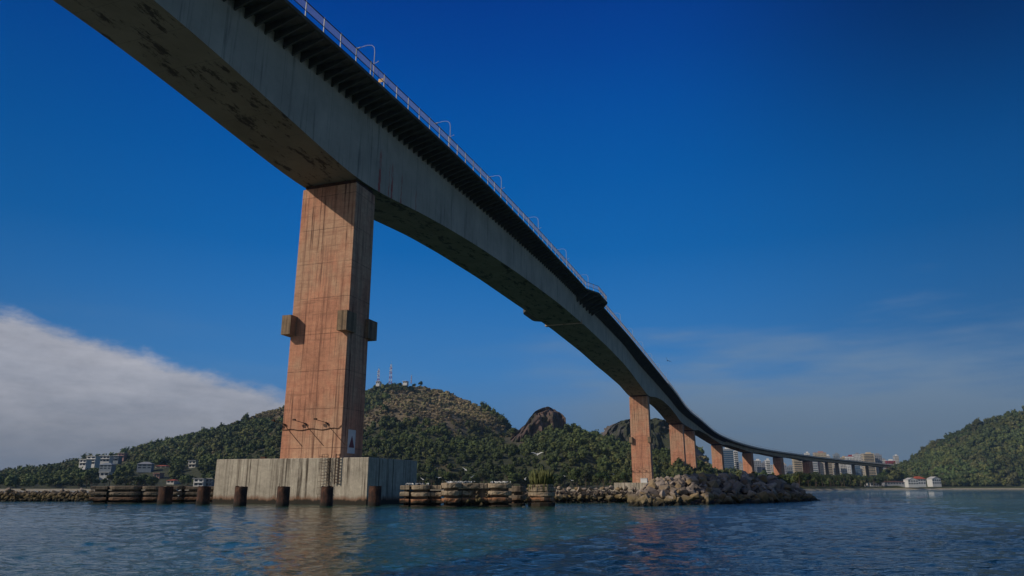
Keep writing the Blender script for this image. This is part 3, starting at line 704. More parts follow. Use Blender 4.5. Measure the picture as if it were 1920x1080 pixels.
# ------------------------------------------------------------------ rusty piles standing in the water before the foundation
def make_pile(h, r, seed):
    rg = random.Random(seed); m = MB(); n = 20; zsn = [-2.5, -.1, .25, .6, 1.0, 1.4, 1.75, h]; vs = []
    for i, z in enumerate(zsn):
        for k in range(n):
            rr = r * (1 + rg.uniform(-.02, .02) + (.03 if z < .4 else 0)); vs.append((rr * math.cos(2 * math.pi * k / n), rr * math.sin(2 * math.pi * k / n), z + (rg.uniform(-.09, .05) if i == len(zsn) - 1 else 0)))
    m.add(vs, [(i * n + k, i * n + (k + 1) % n, (i + 1) * n + (k + 1) % n, (i + 1) * n + k) for i in range(len(zsn) - 1) for k in range(n)])
    t = m; return m
def pile_mat():
    m, t, b = mat_base('rusted_pile'); P = t.node('ShaderNodeTexCoord').outputs['Object']; z = t.sep(P)[2]
    n = t.noise(t.mapping(P, scale=(1, 1, .6)), 2.0, 7, .72)
    col = t.ramp(n, [(.30, (.022, .014, .011)), (.5, (.060, .028, .018)), (.62, (.13, .055, .030)), (.72, (.26, .17, .12))])
    col = t.mix(t.sstep(z, .55, .15, 0, .9), col, (.02, .018, .012)); t.l.new(col, b.inputs['Base Color']); b.inputs['Roughness'].default_value = .9
    bump(t, b, n, .8, .05); return m
M['pile'] = pile_mat()
PILES = [(316, 88.0, .80, 'first'), (387, 85.5, .72, 'second'), (456, 79.5, .64, 'third'), (535, 77.5, .64, 'fourth'), (616, 77.5, .64, 'fifth'), (705, 79.5, .68, 'sixth')]
PLAB = ['rusty round steel pile in front of the stacked fender, leftmost of the six', 'rusty round steel pile just left of the foundation block', 'dark rusty pile before the left end of the pale foundation face',
        'dark rusty pile before the middle left of the foundation face', 'dark rusty pile below the caged ladder on the foundation', 'mottled rusty pile before the shaded side of the foundation']
for k, (px, D, r, o) in enumerate(PILES):
    t = thing('mooring_pile', PLAB[k], 'pile', (u_of(px) * D, D, 0), group='rusty piles in the water')
    make_pile(1.97, r, k).build('steel_casing', M['pile'], t, True)
    mb = MB(); n = 20
    mb.add([(r * .93 * math.cos(2 * math.pi * i / n), r * .93 * math.sin(2 * math.pi * i / n), 1.86) for i in range(n)] + [(0, 0, 2.0)], [(i, (i + 1) % n, n) for i in range(n)])
    mb.build('concrete_fill', M['fender_dark'], t)

# ------------------------------------------------------------------ slatted concrete fenders
def fender(name, label, px0, D0, px1, D1, top, mat, layers, cells, group='concrete fenders in the water', depth=2.2, seed=0, broken=()):
    """a line of rounded towers and recessed links, each cast as horizontal beams with open slots"""
    A = Vector((u_of(px0) * D0, D0, 0)); B = Vector((u_of(px1) * D1, D1, 0)); d = B - A; L = d.length; rz = math.atan2(d.y, d.x)
    t = thing(name, label, 'fender', A, rz, group); rg = random.Random(seed)
    th = (top + .25) / (layers * 2 - 1) * 1.28
    core = MB()
    for k in range(layers):
        z1 = top - k * (top + .25) / (layers - .5); z0 = z1 - th
        m = MB()
        for (c0, c1, kind) in cells:
            a, b = c0 * L, c1 * L
            if kind == 'r':     # rounded tower
                n = 10; rr = min(.9, (b - a) / 2); poly = []
                for i in range(n + 1): ang = math.pi + math.pi / 2 * i / n; poly.append((a + rr + rr * math.cos(ang), -rr * .0 + rr + rr * math.sin(ang) - .2))
                for i in range(n + 1): ang = -math.pi / 2 + math.pi / 2 * i / n; poly.append((b - rr + rr * math.cos(ang), rr + rr * math.sin(ang) - .2))
                poly += [(b, depth), (a, depth)]
            elif kind == 's': poly = [(a, 0), (b, 0), (b, depth), (a, depth)]
            else: poly = [(a, .45), (b, .45), (b, depth * .8), (a, depth * .8)]
            if (k, kind) in broken and rg.random() < .7:
                w = (b - a); cut = rg.uniform(.3, .6); poly = [(a, .5), (a + w * cut, .55), (a + w * (cut + .1), 1.2), (a, 1.3)]
            j = rg.uniform(-.03, .03); e = rg.uniform(-.02, .02)
            m.rough([(x + e, y + j) for x, y in poly], z0 + rg.uniform(-.02, .02), z1 + (rg.uniform(-.05, .02) if k else rg.uniform(-.02, .06)), .05 + .05 * (k > 0) + .07 * bool(broken), seed * 3.7 + k)
        m.build('beam', mat, t)
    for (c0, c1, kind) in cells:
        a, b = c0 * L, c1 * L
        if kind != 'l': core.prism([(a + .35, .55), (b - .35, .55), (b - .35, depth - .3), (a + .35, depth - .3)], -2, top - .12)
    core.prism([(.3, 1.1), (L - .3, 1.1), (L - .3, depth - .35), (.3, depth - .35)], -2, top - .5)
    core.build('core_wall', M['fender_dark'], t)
    return t, A, B
fender('concrete_fender', 'low slatted concrete fender with pale rounded ends, far left in the water', 175, 91, 404, 94, 1.98, M['fender_dark'], 4,
       [(0, .13, 's'), (.135, .40, 'r'), (.405, .58, 'r'), (.585, .76, 'r'), (.765, 1, 's')], seed=1)
fr, FA, FB = fender('concrete_fender', 'broken slatted concrete fender with seabirds on top, right of the foundation block', 751, 75.5, 828, 75.2, 2.05, M['fender'], 4,
       [(0, .22, 's'), (.225, .74, 'r'), (.745, 1.0, 'l')], seed=2)
fr2, GA, GB = fender('concrete_fender', 'long rust-stained slatted fender with broken slots and a shaded round right end', 831, 74.5, 962, 75.8, 2.22, M['fender'], 4,
       [(0, .28, 'r'), (.285, .64, 'l'), (.645, 1.0, 'r')], seed=5, broken=((1, 'l'),))
fender('concrete_fender', 'small crumbled piece of fender between the long fender and the cactus', 964, 80, 989, 81, 1.95, M['fender_dark'], 3, [(0, 1, 'r')], seed=8)
# round mooring dolphin with the cactus
DC = Vector((u_of(1015) * 77.5, 77.5, 0))
t = thing('mooring_dolphin', 'round stained concrete dolphin with a tall cactus clump growing on top', 'dolphin', DC)
m = MB(); rg = random.Random(4); n = 22
for z0, z1, r in ((-2, .35, 1.42), (.45, .85, 1.36), (.95, 1.35, 1.45), (1.43, 1.85, 1.36), (1.9, 2.12, 1.3)):
    m.rough([(r * (1 + rg.uniform(-.05, .04)) * math.cos(2 * math.pi * k / n), r * (1 + rg.uniform(-.05, .04)) * math.sin(2 * math.pi * k / n)) for k in range(n)], z0, z1, .12, z0 * 5)
m.build('drum', M['fender'], t)
MB().prism([(1.15 * math.cos(2 * math.pi * k / 16), 1.15 * math.sin(2 * math.pi * k / 16)) for k in range(16)], 0, 2.0).build('core', M['fender_dark'], t)
m = MB()
for k in range(150):
    th = rg.uniform(0, 6.28); r = 1.15 * math.sqrt(rg.random()); x, y = r * math.cos(th), r * math.sin(th); h = rg.uniform(.7, 1.75) * (1.12 - .25 * r)
    lx, ly = x * .22 + rg.uniform(-.12, .12), y * .22 + rg.uniform(-.12, .12)
    m.tube([(x, y, 0), (x + lx * .3, y + ly * .3, h * .4), (x + lx * .7, y + ly * .7, h * .75), (x + lx * .8, y + ly * .8, h)], [.05, .055, .05, .025], 5)
    if rg.random() < .6:
        q = rg.uniform(.3, .6) * h; a = rg.uniform(0, 6.28)
        m.tube([(x + lx * .3, y + ly * .3, q), (x + lx * .4 + .16 * math.cos(a), y + ly * .4 + .16 * math.sin(a), q + .1), (x + lx * .5 + .2 * math.cos(a), y + ly * .5 + .2 * math.sin(a), q + rg.uniform(.35, .7))], [.04, .045, .02], 5)
for k in range(14):      # pads hanging over the rim
    a = rg.uniform(3.3, 5.9); m.tube([(1.2 * math.cos(a), 1.2 * math.sin(a), .1), (1.45 * math.cos(a), 1.45 * math.sin(a), 0), (1.5 * math.cos(a), 1.5 * math.sin(a), -rg.uniform(.3, .8))], [.03, .035, .015], 4)
c = m.build('cactus_clump', M['cactus'], None, True); c.location = DC + Vector((0, 0, 2.1))
tag(c, 'dense clump of upright green cactus stems growing on the round dolphin', 'cactus')

# ------------------------------------------------------------------ boulders
def rock_mesh(i):
    rg = random.Random(100 + i); bm = bmesh.new()
    sx, sy, sz = rg.uniform(.85, 1.25), rg.uniform(.7, 1.0), rg.uniform(.55, .85)
    for k in range(rg.randint(9, 15)):
        v = Vector((rg.gauss(0, 1), rg.gauss(0, 1), rg.gauss(0, 1))).normalized() * rg.uniform(.85, 1.18)
        bm.verts.new((v.x * sx * .5, v.y * sy * .5, v.z * sz * .5))
    r = bmesh.ops.convex_hull(bm, input=list(bm.verts)); bmesh.ops.delete(bm, geom=[g for g in r['geom_interior'] if isinstance(g, bmesh.types.BMVert)], context='VERTS')
    bmesh.ops.bevel(bm, geom=list(bm.edges), offset=.018, segments=1, affect='EDGES')
    bmesh.ops.recalc_face_normals(bm, faces=bm.faces)
    me = bpy.data.meshes.new('boulder'); bm.to_mesh(me); bm.free(); me.materials.append(M['boulder']); return me
ROCKS = [rock_mesh(i) for i in range(16)]
def boulder(p, size, label, group, rg):
    o = link('boulder', rg.choice(ROCKS)); o.location = p; o.rotation_euler = (rg.uniform(-.6, .6), rg.uniform(-.6, .6), rg.uniform(0, 6.28))
    s = size * rg.uniform(.9, 1.1); o.scale = (s, s, s * rg.uniform(.85, 1.1)); return tag(o, label, 'boulder', group)
# near mound: crest survey -> (pixel, distance, height)
CREST = [(1196, 84, 1.2), (1210, 87, 2.1), (1236, 91, 2.75), (1266, 93, 3.0), (1296, 95, 3.2), (1337, 98, 3.25), (1370, 100, 3.3), (1408, 102, 3.35), (1447, 105, 3.0), (1470, 107, 2.5), (1490, 109, 1.9), (1512, 111, .8), (1524, 113, .1)]
FOOT = [(1176, 80.5), (1200, 75), (1232, 77), (1264, 80), (1300, 83), (1342, 87), (1380, 89.5), (1420, 92), (1460, 97), (1490, 101), (1512, 106), (1526, 111)]
CR = np.array([(u_of(a) * d, d, z) for a, d, z in CREST]); FT = np.array([(u_of(a) * d, d, -.35) for a, d in FOOT])
def along(P, t):
    q = np.linspace(0, 1, len(P)); return np.array([np.interp(t, q, P[:, k]) for k in range(3)])
def slope(t, v):
    a, b = along(FT, t), along(CR, t)
    p = a + (b - a) * v; p[2] = a[2] + (b[2] - a[2]) * (v ** .72); return p
core = MB(); nt, nv = 46, 10; vs = []
for i in range(nt):
    t_ = i / (nt - 1)
    for j in range(nv + 3):
        p = slope(t_, min(j / nv, 1)); 
        if j > nv: p = p + np.array([.3, 1, 0]) * (j - nv) * 4.5; p[2] -= (j - nv) * 2.2
        vs.append((p[0], p[1], p[2] - .38 + .25 * (noise.noise(Vector((p[0] * .9, p[1] * .9, 0))))))
core.add(vs, [(i * (nv + 3) + j, (i + 1) * (nv + 3) + j, (i + 1) * (nv + 3) + j + 1, i * (nv + 3) + j + 1) for i in range(nt - 1) for j in range(nv + 2)])
tag(core.build('mound_earth', M['dirt']), 'dark earth core of the rock mound under the boulders', 'earth', kind='stuff')
rg = random.Random(21); placed = []; cnt = 0; tries = 0
while cnt < 200 and tries < 9000:
    tries += 1; t_ = rg.random(); v = rg.random() ** .9
    if rg.random() < .22: v = rg.uniform(.93, 1.04)
    sz = rg.choice((1.0, 1.25, 1.5, 1.75, 2.1)) * (1.0 if t_ < .85 else .8)
    p = slope(t_, min(v, 1)); 
    if v > 1: p = p + np.array([.2, .8, -.1]) * (v - 1) * 12
    if any((p[0] - q[0]) ** 2 + (p[1] - q[1]) ** 2 + (p[2] - q[2]) ** 2 < (.37 * (sz + q[3])) ** 2 for q in placed): continue
    placed.append((*p, sz)); cnt += 1
    px = 960 + 1392 * p[0] / p[1]
    szw = 'large' if sz > 1.6 else ('small' if sz < 1.2 else 'middling')
    vw = 'on the crest' if v > .85 else ('halfway up the slope' if v > .35 else 'at the waterline')
    if px < 1345:
        cw = 'ochre stained' if (v < .35) else 'pale sunlit'; pw = 'near the left end' if px < 1240 else ('left of the middle' if px < 1290 else 'beside the shadow edge')
    else:
        cw = 'grey shaded'; pw = 'in the middle' if px < 1400 else ('right of the middle' if px < 1455 else 'on the low right tip')
    lab, gr = f'{szw} {cw} boulder {vw} {pw} of the mound', f'{cw} boulders {vw} {pw} of the mound'
    boulder(Vector((p[0], p[1], p[2] - .05)), sz, lab, gr, rg)
def rubble(pts, sizes, label, seed):
    rgn = np.random.default_rng(seed); Vs = []; Fs = []; b = 0
    for p, sz in zip(pts, sizes):
        V, F = RTRI[rgn.integers(len(RTRI))]; q = Matrix.Rotation(rgn.uniform(0, 6.28), 3, 'Z') @ Matrix.Rotation(rgn.uniform(-1, 1), 3, 'X') @ Matrix.Rotation(rgn.uniform(-1, 1), 3, 'Y')
        Vs.append(V @ np.array(q).T * sz + np.array(p)); Fs.append(F + b); b += len(V)
    return tag(link('rubble', np_mesh('rubble', np.concatenate(Vs), np.concatenate(Fs), M['rubble'])), label, 'rubble', kind='stuff')
def tri_of(me):
    me.calc_loop_triangles(); V = np.array([v.co[:] for v in me.vertices]); return V, np.array([t.vertices[:] for t in me.loop_triangles])
RTRI = [tri_of(m) for m in ROCKS]
rg = random.Random(55); pp = []
for k in range(700):
    p = slope(rg.random(), rg.random() ** .8); pp.append((p[0] + rg.uniform(-.2, .2), p[1] + .25, p[2] - .22))
rubble(pp, [rg.uniform(.5, 1.0) for _ in pp], 'smaller packed stones between the boulders of the rock mound', 3)
def strew(A, B, f0, f1, n, ztop, label, seed):
    rg = random.Random(seed); d = B - A; nr = Vector((-d.y, d.x, 0)).normalized(); P_ = []
    for k in range(n):
        q = A + d * rg.uniform(f0, f1) + nr * rg.uniform(.2, 1.1); P_.append((q.x, q.y, rg.uniform(-.1, ztop)))
    rubble(P_, [rg.uniform(.25, .6) for _ in P_], label, seed)
strew(GA, GB, .30, .66, 46, 1.5, 'broken concrete lumps in the gaps of the long stained fender', 12)
def rock_row(x0, y0, x1, y1, top, n, rows, label, group, seed, size=.8):
    rg = random.Random(seed)
    for k in range(n):
        f = (k + .5) / n
        for r in range(rows):
            x = x0 + (x1 - x0) * (f + rg.uniform(-.4, .4) / n); y = y0 + (y1 - y0) * f + r * .55 + rg.uniform(-.15, .15)
            z = -.05 + (top) * (r / max(rows - 1, 1)) - .2 + rg.uniform(-.12, .12)
            q = size * rg.uniform(.8, 1.3); hw = ('bottom', 'middle', 'top')[min(2, int(r * 3 / rows))]; fw = 'left' if f < .34 else ('middle' if f < .67 else 'right'); w = 'big' if q > size * 1.05 else 'small'
            boulder(Vector((x, y, z)), q, f'{w} {label}, {hw} course, {fw} part', f'{w} {group}, {hw} {fw}', rg)
    c = MB(); n = 14; vs = []
    for i in range(n + 1):
        x = x0 - 1 + (x1 - x0 + 2) * i / n; y = y0 + (y1 - y0) * i / n
        vs += [(x, y + .6, -1), (x, y + .9 + rows * .55, top - .55 + .2 * noise.noise(Vector((x, 0, 0)))), (x, y + 5, top - .8), (x, y + 9, -1)]
    c.add(vs, [(i * 4 + j, i * 4 + 4 + j, i * 4 + 5 + j, i * 4 + 1 + j) for i in range(n) for j in range(3)])
    tag(c.build('bank_earth', M['dirt']), 'dark earth inside the ' + group.replace('boulders of the ', '').replace('boulders ', 'bank '), 'earth', kind='stuff')
    pts = [(x0 - .8 + (x1 - x0 + 1.6) * rg.random(), 0, 0) for _ in range(int(26 * (x1 - x0)))]; P_ = []
    for x, _, _ in pts:
        v = rg.random() ** .8; yy = y0 + (y1 - y0) * (x - x0) / (x1 - x0); P_.append((x, yy + .5 + v * rows * .55 + (rg.uniform(0, 3) if v > .85 else 0), -.2 + (top - .3) * v))
    rubble(P_, [rg.uniform(.4, .85) * size for _ in P_], group.replace('boulders', 'smaller stones'), seed)
rock_row(.3, 92, 17.0, 95, 1.9, 25, 3, 'grey boulder of the low row between cactus and mound', 'boulders of the low row right of the cactus', 31, .85)
rock_row(-72, 103, -55.5, 104, 1.75, 5, 2, 'boulder of the low bank at the far left waterline', 'boulders of the far left bank', 32, .95)
rock_row(-40.5, 99, -37.2, 99.5, 1.8, 2, 3, 'boulder between the left fender and the foundation block', 'boulders left of the foundation block', 33, .8)

# ------------------------------------------------------------------ seabirds
def bird_meshes():
    m = MB(); m.tube([(-.17, 0, .10), (-.10, 0, .125), (0, 0, .135), (.09, 0, .165), (.13, 0, .21), (.17, 0, .215), (.195, 0, .21)], [.012, .04, .062, .05, .032, .034, .012], 8)
    m.tube([(0, .02, .09), (0, .02, 0)], .008, 4); m.tube([(0, -.02, .09), (0, -.02, 0)], .008, 4)
    a = m.mesh('perched_body', M['feather'], True)
    b = MB().tube([(.19, 0, .21), (.24, 0, .20)], [.011, .003], 5).mesh('bill', M['bill'])
    f = MB().tube([(-.26, 0, 0), (-.15, 0, .005), (0, 0, 0), (.12, 0, .02), (.19, 0, .035), (.23, 0, .03)], [.012, .035, .055, .042, .035, .012], 8).mesh('flying_body', M['feather'], True)
    def wing(sg):
        w = MB(); P = [(.05, .04, .02, .16), (.07, .22, .14, .15), (.03, .42, .27, .11), (-.06, .62, .36, .05), (-.13, .74, .40, .01)]
        vs = []
        for x, y, z, c in P: vs += [(x, sg * y, z + .008), (x - c, sg * y, z), (x, sg * y, z - .008)]
        w.add(vs, [(i * 3 + j, i * 3 + (j + 1) % 3, i * 3 + 3 + (j + 1) % 3, i * 3 + 3 + j) for i in range(4) for j in range(3)] + [(0, 1, 2), (14, 13, 12)])
        return w.mesh('wing', M['feather'])
    return a, b, f, wing(1), wing(-1)
PB, BL, FBM, WL, WR = bird_meshes()
def perched(p, rz, label, group):
    t = thing('seabird', label, 'bird', p, rz, group); link('body', PB, t); link('bill', BL, t)
    t.scale = (1.0,) * 3; return t
def flying(px, py, D, rz, roll, sc, label, dark=False):
    t = thing('seabird', label, 'bird', at(px, py, D), rz, 'seabirds in flight'); t.rotation_euler = (roll, -.75, rz); t.scale = (sc,) * 3
    b = link('body', FBM, t); link('wing', WL, t); link('wing', WR, t); q = link('bill', BL, t); q.location = (.02, 0, -.17)
    if dark:
        for c in t.children: c.data = c.data.copy(); c.data.materials[0] = M['darkfeather']
    return t
rg = random.Random(9)
def perch_line(A, B, f0, f1, z, n, lab, gr):
    d = (B - A).normalized(); nrm = Vector((-d.y, d.x, 0))
    for k in range(n):
        f = f0 + (f1 - f0) * (k + rg.uniform(.1, .9)) / n
        perched(A + (B - A) * f + nrm * rg.uniform(.0, .9) + Vector((0, 0, z)), rg.uniform(0, 6.28), lab, gr)
perch_line(FA, FB, .12, .72, 2.04, 11, 'small white seabird resting on the short fender beside the foundation block', 'seabirds on the short fender')
perch_line(GA, GB, .05, .42, 2.22, 12, 'small white seabird resting on the left half of the long stained fender', 'seabirds on the left of the long fender')
perch_line(GA, GB, .68, .97, 2.22, 11, 'small white seabird resting on the round right end of the long fender', 'seabirds on the right of the long fender')
for (px, py, D, rz, roll, sc, lab) in (
        (1008, 852, 62, R(80), 0, 1.15, 'white seabird with wings raised in a wide V above the cactus'),
        (793, 899, 70, R(30), .5, .62, 'white seabird flying just above the short fender'),
        (822, 896, 72, R(100), .1, .62, 'white seabird flying above the gap between the fenders'),
        (841, 905, 72, R(60), .4, .8, 'white seabird landing on the left end of the long fender'),
        (873, 881, 68, R(20), .7, .75, 'highest white seabird over the middle of the long fender'),
        (884, 895, 68, R(200), .7, .7, 'white seabird just below the highest one over the long fender'),
        (889, 903, 70, R(150), .2, .4, 'lowest white seabird over the middle of the long fender'),
        (984, 899, 72, R(160), .4, .8, 'white seabird flying just left of the cactus'),
        (1059, 893, 80, R(40), .2, .4, 'white seabird right of the cactus against the forest'),
        (1072, 901, 80, R(70), .3, .55, 'lower white seabird right of the cactus near the rocks'),
        (1150, 889, 110, R(70), .3, .5, 'white seabird against the forest left of the second pier'),
        (335, 920, 84, R(100), .1, .7, 'white seabird flying low before the dark left fender'),
        (334, 930, 84, R(190), .1, .6, 'white seabird skimming low between the two left piles')):
    flying(px, py, D, rz, roll, sc * .62, lab)
flying(1251, 676, 60, R(75), .9, .45, 'small dark bird high in the sky right of the bridge', True)

# ------------------------------------------------------------------ foliage
def crown_template(i, leaves=120, leaf=.20):
    """unit crown: dark inner lumps plus leaf clumps spread through the volume"""
    rg = np.random.default_rng(400 + i); V = []; F = []; T = []
    lumps = []
    for k in range(6):
        a = rg.uniform(0, 6.28); r = rg.uniform(.15, .62); lumps.append((r * math.cos(a), r * math.sin(a), rg.uniform(-.25, .45), rg.uniform(.30, .52)))
    lumps.append((0, 0, .15, .55))
    bm = bmesh.new(); bmesh.ops.create_icosphere(bm, subdivisions=1, radius=1.0); iv = np.array([v.co[:] for v in bm.verts]); fi = np.array([[v.index for v in f.verts] for f in bm.faces]); bm.free()
    for lx, ly, lz, lr in lumps:
        b = len(V); q = iv * lr * .80 * (1 + rg.uniform(-.18, .18, (len(iv), 1))) + (lx, ly, lz)
        V += q.tolist(); F += [[b + a for a in f] for f in fi.tolist()]; T += [.85] * len(iv)
    for k in range(leaves):
        lx, ly, lz, lr = lumps[rg.integers(len(lumps))]
        d = rg.normal(size=3); d[2] = d[2] * .9 + .25; d /= np.linalg.norm(d); c = np.array((lx, ly, lz)) + d * lr * rg.uniform(.72, 1.18)
        n = d + rg.normal(size=3) * .55; n /= np.linalg.norm(n); a = np.cross(n, (0, 0, 1.0)); a /= max(np.linalg.norm(a), 1e-3); bb = np.cross(n, a)
        s = leaf * rg.uniform(.6, 1.35); th = rg.uniform(0, 6.28); a2 = a * math.cos(th) + bb * math.sin(th); b2 = np.cross(n, a2)
        b = len(V); V += [(c + a2 * s).tolist(), (c + b2 * s * .8 - a2 * s * .4).tolist(), (c - b2 * s * .8 - a2 * s * .5).tolist()]; F += [[b, b + 1, b + 2]]
        T += [rg.uniform(.8, 1.3)] * 3
    return np.array(V, np.float32), np.array(F, np.int32), np.array(T, np.float32)
TPL = [crown_template(i, 80, .22) for i in range(7)]
TPS = [crown_template(20 + i, 46, .34) for i in range(5)]       # low scrub
GREENS = np.array([(.052, .078, .024), (.075, .098, .028), (.088, .105, .030), (.055, .078, .034), (.105, .105, .040), (.040, .062, .026), (.120, .118, .036), (.10, .088, .045), (.05, .085, .03)])
BROWNS = np.array([(.19, .165, .085), (.24, .178, .105), (.15, .145, .070), (.27, .195, .120), (.12, .130, .058), (.20, .15, .11)])
def merge_crowns(pts, rad, hgt, cols, tpls, seed):
    rg = np.random.default_rng(seed); Vs = []; Fs = []; Cs = []; b = 0
    for p, r, h, c in zip(pts, rad, hgt, cols):
        V, F, T = tpls[rg.integers(len(tpls))]; a = rg.uniform(0, 6.28); ca, sa = math.cos(a), math.sin(a)
        W = np.empty_like(V); W[:, 0] = (V[:, 0] * ca - V[:, 1] * sa) * r + p[0]; W[:, 1] = (V[:, 0] * sa + V[:, 1] * ca) * r + p[1]; W[:, 2] = V[:, 2] * h + p[2]
        Vs.append(W); Fs.append(F + b); Cs.append(T[:, None] * c[None, :]); b += len(V)
    return np.concatenate(Vs), np.concatenate(Fs), np.concatenate(Cs)
def hz(x, y): return float(height(np.array([x]), np.array([y]))[0][0])

# houses first, so that the forest leaves room for them
CLEAR = []
def house(px, py, wpx, hpx, D, wall, roof, label, kind='flat', storeys=2, rz=None, sink=2.5):
    """px,py = middle of the base as surveyed"""
    sc = D / 1392.0; w = wpx * sc; h = hpx * sc; dp = max(6.0, w * .7); p = at(px, py, D)
    if rz is None: rz = random.Random(px).uniform(-.25, .25)
    t = thing('house', label, 'house', (p.x, p.y, p.z), rz, None); CLEAR.append((p.x, p.y, w * .5, p.z, h))
    hw = h if kind == 'flat' else h * .68
    MB().box((0, dp / 2, hw / 2 - sink / 2), (w, dp, hw + sink)).build('wall', M[wall], t)
    sh = hw / storeys; n = max(2, int(w / 2.6))
    for s_ in range(storeys):
        for i in range(n):
            x = -w / 2 + w * (i + .5) / n
            f = MB().box((x, -.02, s_ * sh + sh * .52), (w / n * .62, .10, sh * .52)).build('window', M['window'], t)
        if s_ and kind == 'flat': MB().box((0, -.55, s_ * sh), (w * .94, 1.1, .22)).build('balcony', M[wall], t)
    if kind == 'flat':
        MB().box((0, dp / 2 - .3, hw + .17), (w + .9, dp + 1.2, .34)).build('roof', M[roof], t)
    elif kind == 'hip':
        e = .5; z0, z1 = hw, h; MB().add([(-w / 2 - e, -e, z0), (w / 2 + e, -e, z0), (w / 2 + e, dp + e, z0), (-w / 2 - e, dp + e, z0), (-w * .2, dp / 2, z1), (w * .2, dp / 2, z1)], [(0, 1, 5, 4), (1, 2, 5), (2, 3, 4, 5), (3, 0, 4), (3, 2, 1, 0)]).build('roof', M[roof], t)
    elif kind == 'gable':
        e = .4; z0, z1 = hw, h; MB().add([(-w / 2 - e, -e, z0), (w / 2 + e, -e, z0), (w / 2 + e, dp + e, z0), (-w / 2 - e, dp + e, z0), (0, -e, z1), (0, dp + e, z1)], [(0, 3, 5, 4), (1, 4, 5, 2), (3, 2, 5)]).build('roof', M[roof], t)
        MB().add([(-w / 2, 0, z0), (w / 2, 0, z0), (0, 0, z1 - .25), (-w / 2, .3, z0), (w / 2, .3, z0), (0, .3, z1 - .25)], [(0, 1, 2), (5, 4, 3), (0, 2, 5, 3), (2, 1, 4, 5), (1, 0, 3, 4)]).build('gable', M[wall], t)
    return t
H_ = [(154, 874, 14, 12, 560, 'white', 'white', 'flat', 2, 'white flat-roofed house cut by the left photo edge on the hillside'),
      (169, 871, 18, 15, 575, 'white', 'white', 'flat', 3, 'tall white house with stepped terraces, second from the left on the hillside'),
      (195, 866, 19, 11, 590, 'white', 'white', 'flat', 2, 'wide bright white house with dark windows high on the left hillside'),
      (214, 864, 15, 9, 610, 'bluegrey', 'white', 'flat', 2, 'blue-grey house beside the wide bright white house on the hillside'),
      (226, 859, 12, 9, 640, 'pink', 'offwhite', 'flat', 2, 'pale pink house highest on the left hillside'),
      (197, 880, 22, 12, 520, 'bluegrey', 'bluegrey', 'hip', 2, 'blue house with a hipped roof below the white houses'),
      (195, 893, 17, 7, 490, 'white', 'white', 'flat', 1, 'small white house with a flat roof just above the left shore'),
      (270, 879, 25, 13, 520, 'bluegrey', 'grey', 'hip', 2, 'grey-blue hip-roofed house alone in the trees, left of centre'),
      (301, 878, 20, 6, 540, 'offwhite', 'tile', 'hip', 1, 'low house with a reddish roof right of the grey-blue house'),
      (293, 896, 11, 8, 480, 'pink', 'pink', 'flat', 1, 'tiny pink cube house with one dark window near the shore'),
      (319, 906, 15, 7, 455, 'offwhite', 'tile', 'hip', 1, 'low terracotta-roofed house near the shore left of the piles'),
      (359, 877, 15, 13, 530, 'offwhite', 'grey', 'flat', 2, 'small pale house among trees high to the left of the foundation'),
      (371, 912, 19, 14, 445, 'white', 'grey', 'flat', 2, 'two-storey white house with large windows at the shore by the piles'),
      (391, 912, 12, 14, 448, 'bluegrey', 'offwhite', 'flat', 2, 'narrow grey house right beside the two-storey white shore house'),
      (1643, 911, 24, 5, 742, 'white', 'grey', 'flat', 1, 'long low white building on the right shore'),
      (1680, 909, 40, 7, 748, 'grey', 'brown_tile', 'hip', 1, 'long low brown-roofed building behind the right beach'),
      (1713, 909, 20, 13, 742, 'white', 'offwhite', 'gable', 2, 'white gabled house on the right shore before the red roof'),
      (1727, 908.5, 20, 15, 756, 'white', 'tile', 'hip', 2, 'white house with a bright red tiled roof on the right shore'),
      (1757, 908, 19, 14, 772, 'white', 'offwhite', 'gable', 2, 'white gabled house at the right edge below the hill'),
      (1629, 912, 4, 6, 690, 'white', 'white', 'flat', 1, 'tiny white kiosk on the grass of the right shore')]
for px, py, w, h, D, wall, roof, kind, st, lab in H_: house(px, py, w, h, D, wall, roof, lab, kind, st)
tl = house(708, 720, 7, 5, 822, 'white', 'white', 'small white equipment hut on the summit beside the left mast', 'flat', 1)
house(759, 718.5, 8, 3.5, 836, 'white', 'white', 'low white hut among the trees on the summit', 'flat', 1)

